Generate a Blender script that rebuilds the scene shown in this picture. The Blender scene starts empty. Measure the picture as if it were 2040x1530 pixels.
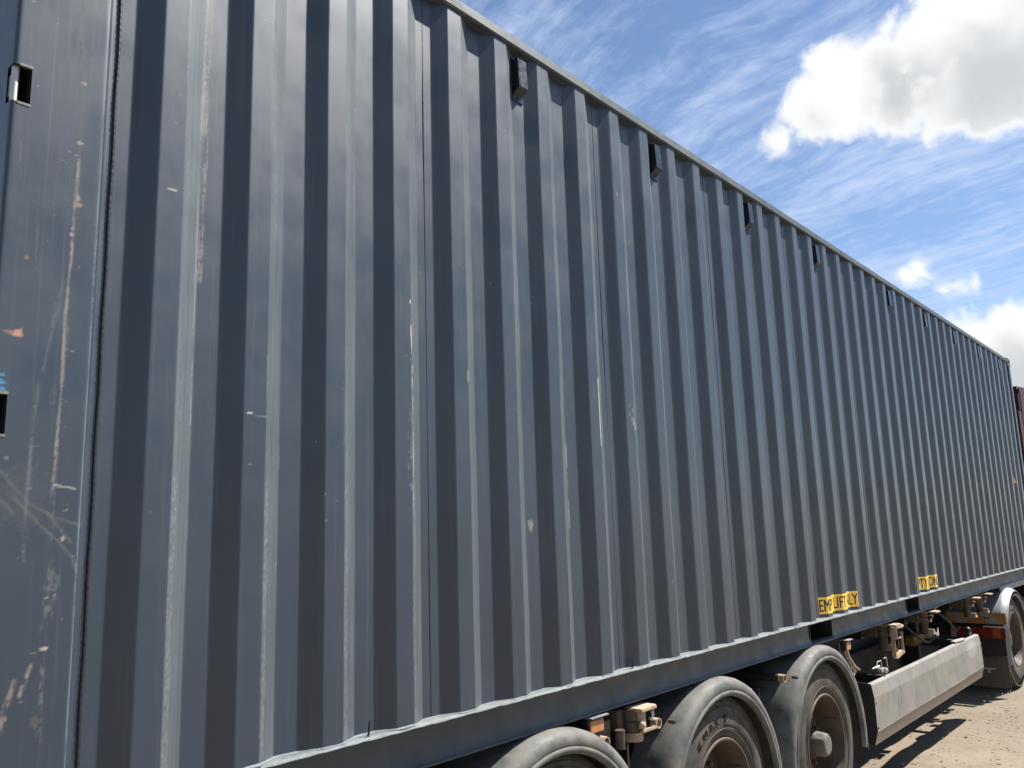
import bpy, bmesh, math, random
import numpy as np
from mathutils import Vector, Matrix
R_ = math.radians
random.seed(7)
rng = np.random.default_rng(11)
scene = bpy.context.scene
col = scene.collection
ZO = 1.235            # height of the bottom rail's top edge above the ground; all z below are measured from that edge

# ------------------------------------------------------------------ camera
FW = Vector((0.74879, 0.63875, 0.17694)); RT = Vector((0.65288, -0.75684, -0.03072)); UP = Vector((-0.11430, -0.13852, 0.98374))
cam_d = bpy.data.cameras.new('camera'); cam = bpy.data.objects.new('camera', cam_d); col.objects.link(cam)
cam_d.sensor_width = 36; cam_d.lens = 36 * 1662.2 / 2040; cam_d.clip_start = 0.05; cam_d.clip_end = 5000
cam.matrix_world = Matrix(((RT.x, UP.x, -FW.x, -0.9836), (RT.y, UP.y, -FW.y, -2.0613), (RT.z, UP.z, -FW.z, 0.5861 + ZO), (0, 0, 0, 1)))
scene.camera = cam

# ------------------------------------------------------------------ sun, sky, exposure
SUN = Vector((0.64, -0.333, 1.0)).normalized()
sun_d = bpy.data.lights.new('sun', 'SUN'); sun_d.energy = 5.0; sun_d.angle = R_(0.53); sun_d.color = (1.0, 0.97, 0.92)
sun = bpy.data.objects.new('sun', sun_d); col.objects.link(sun); sun.location = (20, -12, 40)
sun.rotation_euler = (-SUN).to_track_quat('-Z', 'Y').to_euler()
scene.view_settings.view_transform = 'Standard'; scene.view_settings.look = 'None'
scene.view_settings.exposure = 1.26; scene.view_settings.gamma = 1.0; scene.view_settings.use_curve_mapping = False
SKY_STRENGTH = 0.060; CLOUD_STRENGTH = 0.41
scene.cycles.max_bounces = 5; scene.cycles.diffuse_bounces = 3; scene.cycles.glossy_bounces = 2; scene.cycles.transmission_bounces = 1; scene.cycles.transparent_max_bounces = 2

class NT:                                   # small helper to wire shader nodes
    def __init__(s, tree): s.t = tree; s.t.nodes.clear()
    def n(s, kind, **kw):
        nd = s.t.nodes.new(kind)
        ins = kw.pop('ins', {})
        for k, v in kw.items(): setattr(nd, k, v)
        for k, v in ins.items():
            sk = nd.inputs[k]
            if isinstance(v, bpy.types.NodeSocket): s.t.links.new(v, sk)
            else: sk.default_value = v
        return nd
    def math(s, op, a, b=0.0, c=0.0, clamp=False):
        return s.n('ShaderNodeMath', operation=op, use_clamp=clamp, ins={0: a, 1: b, 2: c}).outputs[0]
    def vmath(s, op, a, b=(0, 0, 0)):
        nd = s.n('ShaderNodeVectorMath', operation=op, ins={0: a, 1: b})
        return nd.outputs['Value'] if op in ('DISTANCE', 'DOT_PRODUCT', 'LENGTH') else nd.outputs[0]
    def rng(s, v, a, b, c=0.0, d=1.0, smooth=True):
        return s.n('ShaderNodeMapRange', interpolation_type='SMOOTHSTEP' if smooth else 'LINEAR', ins={0: v, 1: a, 2: b, 3: c, 4: d}).outputs[0]
    def noise(s, vec, scale, detail=4, rough=.5, dist=0.0, lac=2.0, dim='3D'):
        return s.n('ShaderNodeTexNoise', noise_dimensions=dim, ins={'Vector': vec, 'Scale': scale, 'Detail': detail, 'Roughness': rough, 'Distortion': dist, 'Lacunarity': lac}).outputs['Fac']
    def mix(s, f, a, b, blend='MIX'):
        nd = s.t.nodes.new('ShaderNodeMix'); nd.data_type = 'RGBA'; nd.blend_type = blend
        for k, v in ((0, f), (6, a), (7, b)):
            if isinstance(v, bpy.types.NodeSocket): s.t.links.new(v, nd.inputs[k])
            else: nd.inputs[k].default_value = v if k == 0 else (*v[:3], 1)
        return nd.outputs[2]
    def scale(s, vec, xyz, loc=(0, 0, 0)):
        return s.n('ShaderNodeMapping', ins={'Vector': vec, 'Scale': xyz, 'Location': loc}).outputs[0]

def build_world():
    w = bpy.data.worlds.new('World'); scene.world = w; w.use_nodes = True
    w.cycles.sampling_method = 'MANUAL'; w.cycles.sample_map_resolution = 256
    t = NT(w.node_tree)
    sky = t.n('ShaderNodeTexSky', sky_type='NISHITA', sun_disc=False)
    sky.sun_elevation = math.asin(SUN.z); sky.sun_rotation = math.atan2(SUN.x, SUN.y)
    sky.altitude = 600; sky.air_density = 1.0; sky.dust_density = 0.3; sky.ozone_density = 3.0
    d = t.vmath('NORMALIZE', t.n('ShaderNodeTexCoord').outputs['Generated'])
    sep = t.n('ShaderNodeSeparateXYZ', ins={0: d}); dz = t.math('MAXIMUM', sep.outputs[2], 0.03)
    # high streaky cirrus on a flat layer
    px = t.math('DIVIDE', sep.outputs[0], dz); py = t.math('DIVIDE', sep.outputs[1], dz)
    u = t.math('ADD', t.math('MULTIPLY', px, .32), t.math('MULTIPLY', py, .947))
    v = t.math('SUBTRACT', t.math('MULTIPLY', px, .947), t.math('MULTIPLY', py, .32))
    cir = t.n('ShaderNodeCombineXYZ', ins={0: u, 1: v, 2: 0.0}).outputs[0]
    warp = t.n('ShaderNodeTexNoise', ins={'Vector': t.scale(cir, (1.2, 1.2, 1)), 'Scale': 1.6, 'Detail': 2.0}, noise_dimensions='2D').outputs['Color']
    cw = t.vmath('ADD', cir, t.vmath('SCALE', t.vmath('SUBTRACT', warp, (.5, .5, .5))))
    cw.node.inputs[1].links[0].from_node.inputs['Scale'].default_value = 0.20
    fine = t.noise(t.scale(cw, (1.5, 7.0, 1)), 1.5, 7, .66, dim='2D')
    fine2 = t.noise(t.scale(cw, (7.0, 11.0, 1), (3, 1, 0)), 1.6, 5, .65, dim='2D')
    body = t.noise(t.scale(cir, (.8, 1.5, 1), (1.7, .4, 0)), 1.3, 3, .5, dim='2D')
    cs = t.math('ADD', t.math('MULTIPLY', fine, .62), t.math('MULTIPLY', fine2, .38))
    ca = t.rng(t.math('ADD', cs, t.math('MULTIPLY', t.math('SUBTRACT', body, .5), .85)), .32, .85)
    ca = t.math('MULTIPLY', ca, t.rng(sep.outputs[2], .06, .22))
    ca = t.math('MULTIPLY', ca, .74)
    # low cumulus: world directions of puffs (px of the view they were measured in are not used by the shader)
    def dirpx(u_, v_):
        return (FW + RT * ((u_ - 1020) / 1662.2) + UP * ((765 - v_) / 1662.2)).normalized()
    def field(blobs, vec, kk):
        cur = None
        for (x, y, r) in blobs:
            c = dirpx(x, y); rr = (dirpx(x, y + r) - c).length
            f = t.math('MULTIPLY', t.math('SUBTRACT', rr, t.vmath('DISTANCE', vec, tuple(c))), kk)
            cur = f if cur is None else t.n('ShaderNodeMath', operation='SMOOTH_MAX', ins={0: cur, 1: f, 2: .25}).outputs[0]
        return cur
    puff = [(1556, 268, 42), (1580, 228, 50), (1625, 215, 75), (1665, 140, 72), (1700, 200, 85), (1768, 55, 42), (1760, 130, 80), (1790, 200, 85),
            (1850, 95, 90), (1930, 40, 120), (2000, 90, 140), (1905, 190, 95), (1990, 200, 90), (1852, 262, 42), (2080, 120, 160), (2120, -20, 190), (1990, -80, 150),
            (1808, 552, 36), (1840, 534, 34), (1880, 570, 22), (1908, 558, 26), (1945, 548, 22),
            (1895, 680, 50), (1935, 668, 66), (1985, 676, 72), (2040, 700, 120), (2110, 665, 90), (1900, 720, 90), (2030, 800, 140), (2180, 760, 150)]
    gry = [(1800, 165, 150), (1965, 150, 170), (1650, 240, 90), (2060, 780, 140)]
    nz = t.n('ShaderNodeTexNoise', ins={'Vector': d, 'Scale': 13.0, 'Detail': 3.0, 'Roughness': .55}).outputs['Color']
    dw = t.vmath('ADD', d, t.vmath('SCALE', t.vmath('SUBTRACT', nz, (.5, .5, .5))))
    dw.node.inputs[1].links[0].from_node.inputs['Scale'].default_value = 0.055
    f1 = field(puff, dw, 27.0)
    n1 = t.noise(dw, 14.0, 5, .55)
    n2 = t.noise(dw, 48.0, 4, .62)
    # the same kind of scattered cumulus goes on round the rest of the sky
    elev = t.math('MULTIPLY', t.rng(sep.outputs[2], .02, .12), t.rng(sep.outputs[2], .34, .62, 1.0, 0.0))
    wide = t.noise(t.scale(d, (1, 1, 1.9), (5.3, 2.1, .7)), 3.1, 3, .5)
    c0 = dirpx(1700, 450); away = t.rng(t.vmath('DISTANCE', d, tuple(c0)), .42, .75)
    f2 = t.math('MULTIPLY', t.math('MULTIPLY', t.rng(wide, .56, .78, -.5, 1.1, False), elev), away)
    f2 = t.math('SUBTRACT', f2, t.math('MULTIPLY', t.math('SUBTRACT', 1.0, away), .9))
    fl = t.math('MAXIMUM', f1, f2)
    dens = t.math('ADD', fl, t.math('ADD', t.math('MULTIPLY', t.math('SUBTRACT', n1, .5), .85), t.math('MULTIPLY', t.math('SUBTRACT', n2, .5), .7)))
    cu = t.rng(dens, -.06, .50)
    g1 = field(gry, dw, 12.0)
    n3 = t.noise(dw, 7.5, 3, .5)
    gl = t.rng(t.math('ADD', g1, t.math('MULTIPLY', t.math('SUBTRACT', n3, .5), 1.6)), .0, .85)
    gl = t.math('MAXIMUM', gl, t.rng(f2, .3, 1.0))
    gl = t.math('MULTIPLY', gl, t.rng(dens, .15, .75))
    ccol = t.mix(gl, (1.08, 1.09, 1.09), (.66, .685, .715))
    bg1 = t.n('ShaderNodeBackground', ins={'Color': sky.outputs[0], 'Strength': SKY_STRENGTH})
    bgc = t.n('ShaderNodeBackground', ins={'Color': (.66, .78, 1.04, 1), 'Strength': CLOUD_STRENGTH})
    bg2 = t.n('ShaderNodeBackground', ins={'Color': ccol, 'Strength': CLOUD_STRENGTH})
    m1 = t.n('ShaderNodeMixShader', ins={0: ca, 1: bg1.outputs[0], 2: bgc.outputs[0]})
    m2 = t.n('ShaderNodeMixShader', ins={0: cu, 1: m1.outputs[0], 2: bg2.outputs[0]})
    t.n('ShaderNodeOutputWorld', ins={0: m2.outputs[0]})
build_world()

# ------------------------------------------------------------------ materials
MATS = {}
def mat(name, base, rough=.5, spec=.5, metal=0.0, var=.12, nscale=6.0, dirt=None, dirt_amt=0.0, dirt_scale=5.0, bump=0.0, bump_scale=60.0, stretch=(1, 1, 1), marks=False, streak=0.0, rust=0.0, coat=0.0, coat_rough=.1):
    """procedural paint / rubber / steel: mottled base colour, dirt film, rust specks, fine relief"""
    m = bpy.data.materials.new(name); m.use_nodes = True; t = NT(m.node_tree)
    co = t.n('ShaderNodeTexCoord').outputs['Object']; cs = t.scale(co, stretch)
    n = t.noise(cs, nscale, 4, .6)
    c = t.mix(t.rng(n, .3, .7), tuple(x * (1 - var) for x in base), tuple(min(1, x * (1 + var)) for x in base))
    rg = t.rng(t.noise(cs, nscale * 2.3, 3, .6), .3, .7, max(.03, rough - .07), min(1, rough + .07))
    if streak:
        s1 = t.noise(t.scale(co, (70, 70, .9)), 1.0, 5, .6); s2 = t.noise(t.scale(co, (260, 260, 5)), 1.0, 3, .6)
        sm = t.math('MULTIPLY', t.rng(s1, .50, .78), t.rng(s2, .35, .7))
        c = t.mix(t.math('MULTIPLY', sm, streak), c, (.33, .33, .30))
    if dirt:
        dn = t.rng(t.noise(t.scale(co, stretch, (3.1, 7.7, 1.9)), dirt_scale, 6, .65), .5 - .45 * dirt_amt, .95 - .45 * dirt_amt)
        c = t.mix(t.math('MULTIPLY', dn, min(1, dirt_amt * 1.3)), c, dirt)
        rg = t.math('ADD', rg, t.math('MULTIPLY', dn, .22), clamp=True)
    if rust:
        rn = t.rng(t.noise(co, 38.0, 6, .7), .70 - rust * .2, .80 - rust * .2)
        c = t.mix(rn, c, (.24, .085, .035)); rg = t.math('ADD', rg, t.math('MULTIPLY', rn, .3), clamp=True)
    if marks:
        a = t.n('ShaderNodeAttribute', attribute_name='mark')
        c = t.mix(a.outputs['Alpha'], c, a.outputs['Color'])
        rg = t.math('ADD', rg, t.math('MULTIPLY', a.outputs['Alpha'], .2), clamp=True)
    b = t.n('ShaderNodeBsdfPrincipled', ins={'Base Color': c, 'Roughness': rg, 'Metallic': metal, 'Specular IOR Level': spec, 'Coat Weight': coat, 'Coat Roughness': coat_rough})
    if bump:
        h = t.noise(cs, bump_scale, 5, .6)
        b.inputs['Normal'].default_value = (0, 0, 0)
        bp = t.n('ShaderNodeBump', ins={'Strength': bump, 'Distance': .004, 'Height': h})
        t.t.links.new(bp.outputs[0], b.inputs['Normal'])
    t.n('ShaderNodeOutputMaterial', ins={0: b.outputs[0]})
    MATS[name] = m; return m
DUST = (.28, .21, .15)
GREY = (.021, .032, .049)
mat('container_paint', GREY, .47, .48, coat=.36, coat_rough=.28, var=.06, nscale=2.2, streak=.10, marks=True, bump=.05, bump_scale=300)
mat('container_rail', (.036, .046, .058), .5, .5, var=.10, nscale=5, dirt=(.09, .09, .085), dirt_amt=.2, rust=.10, bump=.06, bump_scale=90)
mat('top_rail_paint', (.055, .068, .075), .5, .5, var=.12, nscale=6, dirt=(.10, .108, .105), dirt_amt=.3, rust=.05)
mat('container_plain', GREY, .47, .48, coat=.36, coat_rough=.28, var=.08, nscale=3)
mat('flange_dusty', (.105, .12, .125), .6, .4, var=.22, nscale=22, dirt=(.19, .18, .16), dirt_amt=.35, rust=.25, bump=.5, bump_scale=120)
mat('weld_dark', (.012, .014, .018), .4, .5, var=.3, nscale=60)
mat('vent_plastic', (.010, .015, .023), .3, .5, var=.08, nscale=20)
mat('gasket', (.012, .012, .013), .6, .3)
mat('casting', (.11, .12, .12), .55, .5, var=.2, nscale=14, dirt=(.42, .30, .20), dirt_amt=.35, dirt_scale=12, rust=.35, bump=.3)
mat('hole_black', (.004, .004, .005), .9, .1, var=.1)
mat('sticker_yellow', (.85, .52, .07), .42, .5, var=.05, nscale=30, dirt=(.55, .42, .2), dirt_amt=.10)
mat('sticker_black', (.012, .011, .010), .5, .4)
mat('sticker_tan', (.62, .40, .16), .5, .4)
mat('rubber_tyre', (.022, .021, .020), .75, .35, var=.25, nscale=14, dirt=(.105, .088, .070), dirt_amt=.6, dirt_scale=9, bump=.25, bump_scale=120)
mat('rubber_letters', (.006, .006, .006), .85, .15)
mat('tread_rubber', (.035, .033, .031), .85, .3, var=.25, dirt=(.26, .20, .14), dirt_amt=.5, dirt_scale=18)
mat('rim_dusty', (.082, .058, .040), .62, .4, var=.25, nscale=9, dirt=(.055, .042, .032), dirt_amt=.4, bump=.2)
mat('hub_cap', (.125, .118, .105), .7, .3, var=.2, nscale=22, dirt=DUST, dirt_amt=.25, bump=.4, bump_scale=40)
mat('fender_plastic', (.062, .068, .067), .58, .35, var=.2, nscale=7, dirt=(.19, .17, .14), dirt_amt=.5, dirt_scale=11, bump=.12, bump_scale=50)
mat('chassis_black', (.014, .014, .015), .6, .35, var=.3, nscale=8, dirt=(.035, .029, .024), dirt_amt=.35)
mat('dusty_steel', (.31, .225, .15), .75, .3, var=.25, nscale=20, dirt=(.40, .31, .22), dirt_amt=.4, dirt_scale=16, bump=.35, bump_scale=80)
mat('brown_steel', (.075, .055, .04), .7, .3, var=.3, nscale=16, dirt=(.2, .15, .11), dirt_amt=.25, bump=.3)
mat('amber_lens', (.42, .15, .055), .35, .5, var=.15, nscale=30, dirt=DUST, dirt_amt=.35)
mat('guard_steel', (.18, .177, .165), .5, .5, metal=.1, var=.14, nscale=3.5, dirt=(.27, .235, .19), dirt_amt=.5, dirt_scale=5, bump=.1, bump_scale=30, stretch=(1, 1, 1), marks=True)
mat('guard_lip', (.28, .23, .185), .6, .4, var=.12, nscale=5, dirt=(.30, .24, .18), dirt_amt=.5)
mat('board_yellow', (.24, .115, .02), .55, .4, var=.12, nscale=12, dirt=DUST, dirt_amt=.3)
mat('board_grey', (.17, .17, .15), .55, .4, var=.12, dirt=DUST, dirt_amt=.3)
mat('lens_red', (.125, .010, .013), .25, .5, var=.1)
mat('lens_amber', (.21, .05, .02), .25, .5, var=.1)
mat('lens_white', (.22, .18, .17), .3, .5, var=.1)
mat('chrome_edge', (.5, .5, .5), .3, .5, metal=.7)
mat('flap_rubber', (.07, .06, .05), .8, .3, var=.2, dirt=(.15, .115, .09), dirt_amt=.45, stretch=(1, 6, .6))
mat('truck_fender', (.17, .18, .185), .4, .5, var=.08, dirt=(.30, .28, .25), dirt_amt=.25)
mat('cab_red', (.042, .007, .011), .6, .25, var=.1)
mat('cab_black', (.016, .016, .018), .5, .4)
mat('cab_glass', (.02, .025, .03), .06, .6)
mat('bolster_grey', (.20, .21, .215), .5, .4, dirt=DUST, dirt_amt=.2)
mat('zinc', (.42, .41, .38), .4, .5, metal=.6, var=.2, dirt=DUST, dirt_amt=.2)

def ground_mat():
    m = bpy.data.materials.new('dirt_ground'); m.use_nodes = True; t = NT(m.node_tree)
    co = t.n('ShaderNodeTexCoord').outputs['Object']
    a = t.noise(co, .55, 6, .6); b = t.noise(co, 4.5, 8, .65); c = t.noise(co, 45, 6, .65)
    k = t.mix(t.rng(a, .35, .65), (.155, .123, .091), (.22, .178, .134))
    k = t.mix(t.rng(b, .35, .72), k, (.173, .137, .100))
    k = t.mix(t.math('MULTIPLY', t.rng(c, .52, .75), .35), k, (.122, .096, .070))
    v = t.n('ShaderNodeTexVoronoi', feature='F1', ins={'Vector': co, 'Scale': 34.0})
    peb = t.rng(v.outputs['Distance'], .12, .30, 1.0, 0.0)
    sel = t.rng(t.n('ShaderNodeSeparateColor', ins={0: v.outputs['Color']}).outputs[0], .72, .78)
    pm = t.math('MULTIPLY', peb, sel)
    k = t.mix(pm, k, (.24, .20, .16))
    h = t.math('ADD', t.math('ADD', t.math('MULTIPLY', b, .6), t.math('MULTIPLY', c, .22)), t.math('MULTIPLY', pm, .12))
    bp = t.n('ShaderNodeBump', ins={'Strength': .7, 'Distance': .02, 'Height': h})
    bs = t.n('ShaderNodeBsdfPrincipled', ins={'Base Color': k, 'Roughness': .95, 'Specular IOR Level': .15, 'Normal': bp.outputs[0]})
    t.n('ShaderNodeOutputMaterial', ins={0: bs.outputs[0]}); MATS['dirt'] = m
ground_mat()
mat('pebble', (.24, .195, .15), .9, .2, var=.3, nscale=9)

# ------------------------------------------------------------------ mesh helpers
class MB:
    def __init__(s): s.v = []; s.f = []
    def add(s, vs, fs):
        o = len(s.v); s.v += [tuple(p) for p in vs]; s.f += [tuple(i + o for i in f) for f in fs]; return s
    def box(s, x0, x1, y0, y1, z0, z1):
        return s.add([(x0, y0, z0), (x1, y0, z0), (x1, y1, z0), (x0, y1, z0), (x0, y0, z1), (x1, y0, z1), (x1, y1, z1), (x0, y1, z1)],
                     [(0, 3, 2, 1), (4, 5, 6, 7), (0, 1, 5, 4), (1, 2, 6, 5), (2, 3, 7, 6), (3, 0, 4, 7)])
    def prism(s, poly, axis, a, b):
        """poly: 2D outline (counter-clockwise), extruded along axis from a to b"""
        n = len(poly)
        def P(p, t): return {'x': (t, p[0], p[1]), 'y': (p[0], t, p[1]), 'z': (p[0], p[1], t)}[axis]
        vs = [P(p, a) for p in poly] + [P(p, b) for p in poly]
        fs = [tuple(range(n))[::-1], tuple(range(n, 2 * n))] + [(i, (i + 1) % n, n + (i + 1) % n, n + i) for i in range(n)]
        return s.add(vs, fs)
    def tube(s, pts, r, n=10, caps=True):
        pts = [Vector(p) for p in pts]; rs = r if isinstance(r, (list, tuple)) else [r] * len(pts)
        base = len(s.v); prev = None
        for i, p in enumerate(pts):
            d = ((pts[min(i + 1, len(pts) - 1)] - pts[max(i - 1, 0)])).normalized()
            ref = prev if prev is not None else (Vector((0, 0, 1)) if abs(d.z) < .9 else Vector((1, 0, 0)))
            a = (ref - d * ref.dot(d)).normalized(); prev = a; b = d.cross(a)
            for k in range(n):
                t = 2 * math.pi * k / n; s.v.append(tuple(p + (a * math.cos(t) + b * math.sin(t)) * rs[i]))
        for i in range(len(pts) - 1):
            for k in range(n):
                s.f.append((base + i * n + k, base + i * n + (k + 1) % n, base + (i + 1) * n + (k + 1) % n, base + (i + 1) * n + k))
        if caps:
            s.f.append(tuple(base + k for k in range(n))[::-1]); s.f.append(tuple(base + (len(pts) - 1) * n + k for k in range(n)))
        return s
    def lathe(s, prof, c, axis='y', n=48, a0=0.0, a1=2 * math.pi):
        """prof: (t along axis, radius); c = centre"""
        full = abs(a1 - a0 - 2 * math.pi) < 1e-6; m = n if full else n + 1; base = len(s.v)
        for k in range(m):
            a = a0 + (a1 - a0) * k / n; ca, sa = math.cos(a), math.sin(a)
            for (t, r) in prof:
                if axis == 'y': s.v.append((c[0] + r * ca, c[1] + t, c[2] + r * sa))
                elif axis == 'z': s.v.append((c[0] + r * ca, c[1] + r * sa, c[2] + t))
                else: s.v.append((c[0] + t, c[1] + r * ca, c[2] + r * sa))
        q = len(prof)
        for k in range(n):
            k2 = (k + 1) % m
            for i in range(q - 1):
                s.f.append((base + k * q + i, base + k2 * q + i, base + k2 * q + i + 1, base + k * q + i + 1))
        return s
    def cyl(s, c, r, h, axis='z', n=20, r2=None):
        r2 = r if r2 is None else r2
        p0 = Vector(c); e = {'x': Vector((1, 0, 0)), 'y': Vector((0, 1, 0)), 'z': Vector((0, 0, 1))}[axis] * h
        return s.tube([p0, p0 + e], [r, r2], n)
    def ball(s, c, r, n=12, sq=(1, 1, 1)):
        base = len(s.v); m = n // 2
        for i in range(m + 1):
            th = math.pi * i / m
            for k in range(n):
                ph = 2 * math.pi * k / n
                s.v.append((c[0] + sq[0] * r * math.sin(th) * math.cos(ph), c[1] + sq[1] * r * math.sin(th) * math.sin(ph), c[2] + sq[2] * r * math.cos(th)))
        for i in range(m):
            for k in range(n):
                s.f.append((base + i * n + k, base + (i + 1) * n + k, base + (i + 1) * n + (k + 1) % n, base + i * n + (k + 1) % n))
        return s

def finish(me, m, smooth=True, angle=35):
    me.materials.append(MATS[m] if isinstance(m, str) else m)
    if smooth:
        me.shade_smooth(); me.set_sharp_from_angle(angle=R_(angle))
def part(name, mb, m, parent, bevel=0.0, segs=2, smooth=True, angle=35, local=False):
    """links one mesh; coordinates are place coordinates (z from the rail edge) unless local"""
    me = bpy.data.meshes.new(name)
    off = Vector((0, 0, 0)) if local else Vector((0, 0, ZO)) - (ROOT_LOC.get(parent.name if parent.name in ROOT_LOC else parent.parent.name) if parent else Vector((0, 0, 0)))
    me.from_pydata([tuple(Vector(v) + off) for v in mb.v], [], mb.f)
    bm = bmesh.new(); bm.from_mesh(me)
    bmesh.ops.remove_doubles(bm, verts=bm.verts, dist=1e-6)
    bmesh.ops.recalc_face_normals(bm, faces=bm.faces)
    if bevel:
        es = [e for e in bm.edges if len(e.link_faces) == 2 and e.calc_face_angle(0) > R_(30)]
        bmesh.ops.bevel(bm, geom=es, offset=bevel, segments=segs, affect='EDGES', clamp_overlap=True)
    bm.to_mesh(me); bm.free()
    finish(me, m, smooth, angle)
    o = bpy.data.objects.new(name, me); col.objects.link(o)
    if parent: o.parent = parent
    return o
ROOT_LOC = {}
def thing(name, loc, label, cat, group=None):
    o = bpy.data.objects.new(name, None); col.objects.link(o); o.location = loc; o.empty_display_size = .3
    o['label'] = label; o['category'] = cat
    if group: o['group'] = group
    ROOT_LOC[o.name] = Vector(loc); return o
def copy_tree(o, parent, loc=None, rotz=None):
    c = o.copy(); col.objects.link(c); c.parent = parent
    if loc is not None: c.location = loc
    if rotz is not None: c.rotation_euler = (0, 0, rotz)
    for ch in list(o.children): copy_tree(ch, c)
    return c

# value noise for painted wear
def vnoise(x, y, seed=0):
    x = np.asarray(x, float); y = np.asarray(y, float)
    xi = np.floor(x).astype(np.int64); yi = np.floor(y).astype(np.int64); fx = x - xi; fy = y - yi
    fx = fx * fx * (3 - 2 * fx); fy = fy * fy * (3 - 2 * fy)
    def h(a, b):
        n = (a * 374761393 + b * 668265263 + seed * 974634777) & 0xffffffff
        n = ((n ^ (n >> 13)) * 1274126177) & 0xffffffff
        return ((n ^ (n >> 16)) & 0xffff) / 65535.0
    return (h(xi, yi) * (1 - fx) + h(xi + 1, yi) * fx) * (1 - fy) + (h(xi, yi + 1) * (1 - fx) + h(xi + 1, yi + 1) * fx) * fy
def fnoise(x, y, seed=0, o=3):
    s = 0; a = .5; t = 0
    for i in range(o):
        s = s + a * vnoise(x * 2 ** i, y * 2 ** i, seed + i); t += a; a *= .5
    return s / t
def smooth(a, b, x):
    t = np.clip((x - a) / (b - a), 0, 1); return t * t * (3 - 2 * t)
class Wear:
    """accumulates paint marks (colour + cover) over points with flat coordinates s (across) and z"""
    def __init__(w, s, z): w.s = s; w.z = z; w.c = np.zeros((len(s), 3)); w.a = np.zeros(len(s)); w.gain = 1.0
    def put(w, cov, colr):
        cov = np.clip(cov, 0, 1) * w.gain
        na = cov + w.a * (1 - cov); k = np.where(na > 1e-6, cov / np.maximum(na, 1e-6), 0)
        w.c = w.c * (1 - k)[:, None] + np.array(colr) * k[:, None]; w.a = na
    def line(w, pts, width, colr, amt=1.0, brk=.5, fs=60., fz=25., seed=0):
        best = np.full(len(w.s), 9.)
        for (a, b) in zip(pts[:-1], pts[1:]):
            ax, az = a; bx, bz = b; dx, dz = bx - ax, bz - az; L = dx * dx + dz * dz + 1e-12
            t = np.clip(((w.s - ax) * dx + (w.z - az) * dz) / L, 0, 1)
            best = np.minimum(best, np.hypot(w.s - ax - t * dx, w.z - az - t * dz))
        n = .62 * fnoise(w.s * fs, w.z * fz, seed) + .38 * fnoise(w.s * 210, w.z * 150, seed + 3, 2)
        wd = .8 * width * (.55 + .9 * fnoise(w.s * 9, w.z * 14, seed + 5, 2))
        w.put((1 - smooth(wd * .3, wd, best)) * smooth(brk - .10, brk + .14, n) * amt, colr)
    def spot(w, s, z, rs, rz, colr, amt=1.0, seed=0):
        d = np.hypot((w.s - s) / rs, (w.z - z) / rz) + (fnoise(w.s * 160, w.z * 160, seed) - .5) * 1.1
        w.put((1 - smooth(.6, .95, d)) * amt, colr)
    def store(w, me):
        at = me.attributes.new('mark', 'FLOAT_COLOR', 'POINT')
        at.data.foreach_set('color', np.column_stack([w.c, w.a]).astype(np.float32).ravel())
PALE = (.20, .205, .195); BEIGE = (.27, .245, .19); RUST = (.36, .165, .095); DARK = (.035, .036, .04); WHITE = (.42, .42, .38); TEAL = (.12, .14, .145)

def grid_part(name, pts, arc, zs, m, parent, wear_fn=None, mask=None, angle=60):
    """sheet: profile points (x,y) with arc length, swept over heights zs"""
    pts = np.asarray(pts); n = len(pts); k = len(zs); loc = ROOT_LOC[parent.name]
    V = np.empty((k, n, 3)); V[:, :, 0] = pts[None, :, 0]; V[:, :, 1] = pts[None, :, 1]; V[:, :, 2] = np.asarray(zs)[:, None]
    S = np.broadcast_to(arc[None, :], (k, n)).ravel(); Z = V[:, :, 2].ravel().copy()
    if name == 'side_panel': V[:, :, 1] += (fnoise(V[:, :, 0] * 2.3, V[:, :, 2] * 1.4, 77) - .5) * .006 * smooth(.16, .4, V[:, :, 2]) * smooth(2.38, 2.2, V[:, :, 2])
    V = V.reshape(-1, 3) + np.array([-loc[0], -loc[1], ZO - loc[2]])
    i = np.arange(k - 1)[:, None] * n + np.arange(n - 1)[None, :]
    F = np.stack([i, i + 1, i + n + 1, i + n], -1).reshape(-1, 4)
    if mask is not None: F = F[mask(pts, zs)]
    me = bpy.data.meshes.new(name)
    me.vertices.add(len(V)); me.vertices.foreach_set('co', V.ravel())
    me.loops.add(F.size); me.loops.foreach_set('vertex_index', F.ravel().astype(np.int32))
    me.polygons.add(len(F)); me.polygons.foreach_set('loop_start', (np.arange(len(F)) * 4).astype(np.int32))
    me.update(calc_edges=True); me.validate()
    w = Wear(S, Z)
    if wear_fn: wear_fn(w)
    w.store(me)
    finish(me, m, True, angle)
    o = bpy.data.objects.new(name, me); col.objects.link(o); o.parent = parent
    return o
def fillet(pts, r, n=4):
    out = [Vector((*pts[0], 0))]
    for a, b, c in zip(pts[:-2], pts[1:-1], pts[2:]):
        a, b, c = [Vector((*p, 0)) for p in (a, b, c)]
        d1 = (a - b); d2 = (c - b); rr = min(r, d1.length * .45, d2.length * .45); d1.normalize(); d2.normalize()
        for k in range(n + 1):
            t = k / n; out.append((1 - t) ** 2 * (b + d1 * rr) + 2 * t * (1 - t) * b + t * t * (b + d2 * rr))
    out.append(Vector((*pts[-1], 0))); return [(p.x, p.y) for p in out]
def resample(pts, ds):
    out = [pts[0]]
    for a, b in zip(pts[:-1], pts[1:]):
        L = math.hypot(b[0] - a[0], b[1] - a[1]); n = max(1, math.ceil(L / ds))
        out += [(a[0] + (b[0] - a[0]) * k / n, a[1] + (b[1] - a[1]) * k / n) for k in range(1, n + 1)]
    return out
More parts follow.
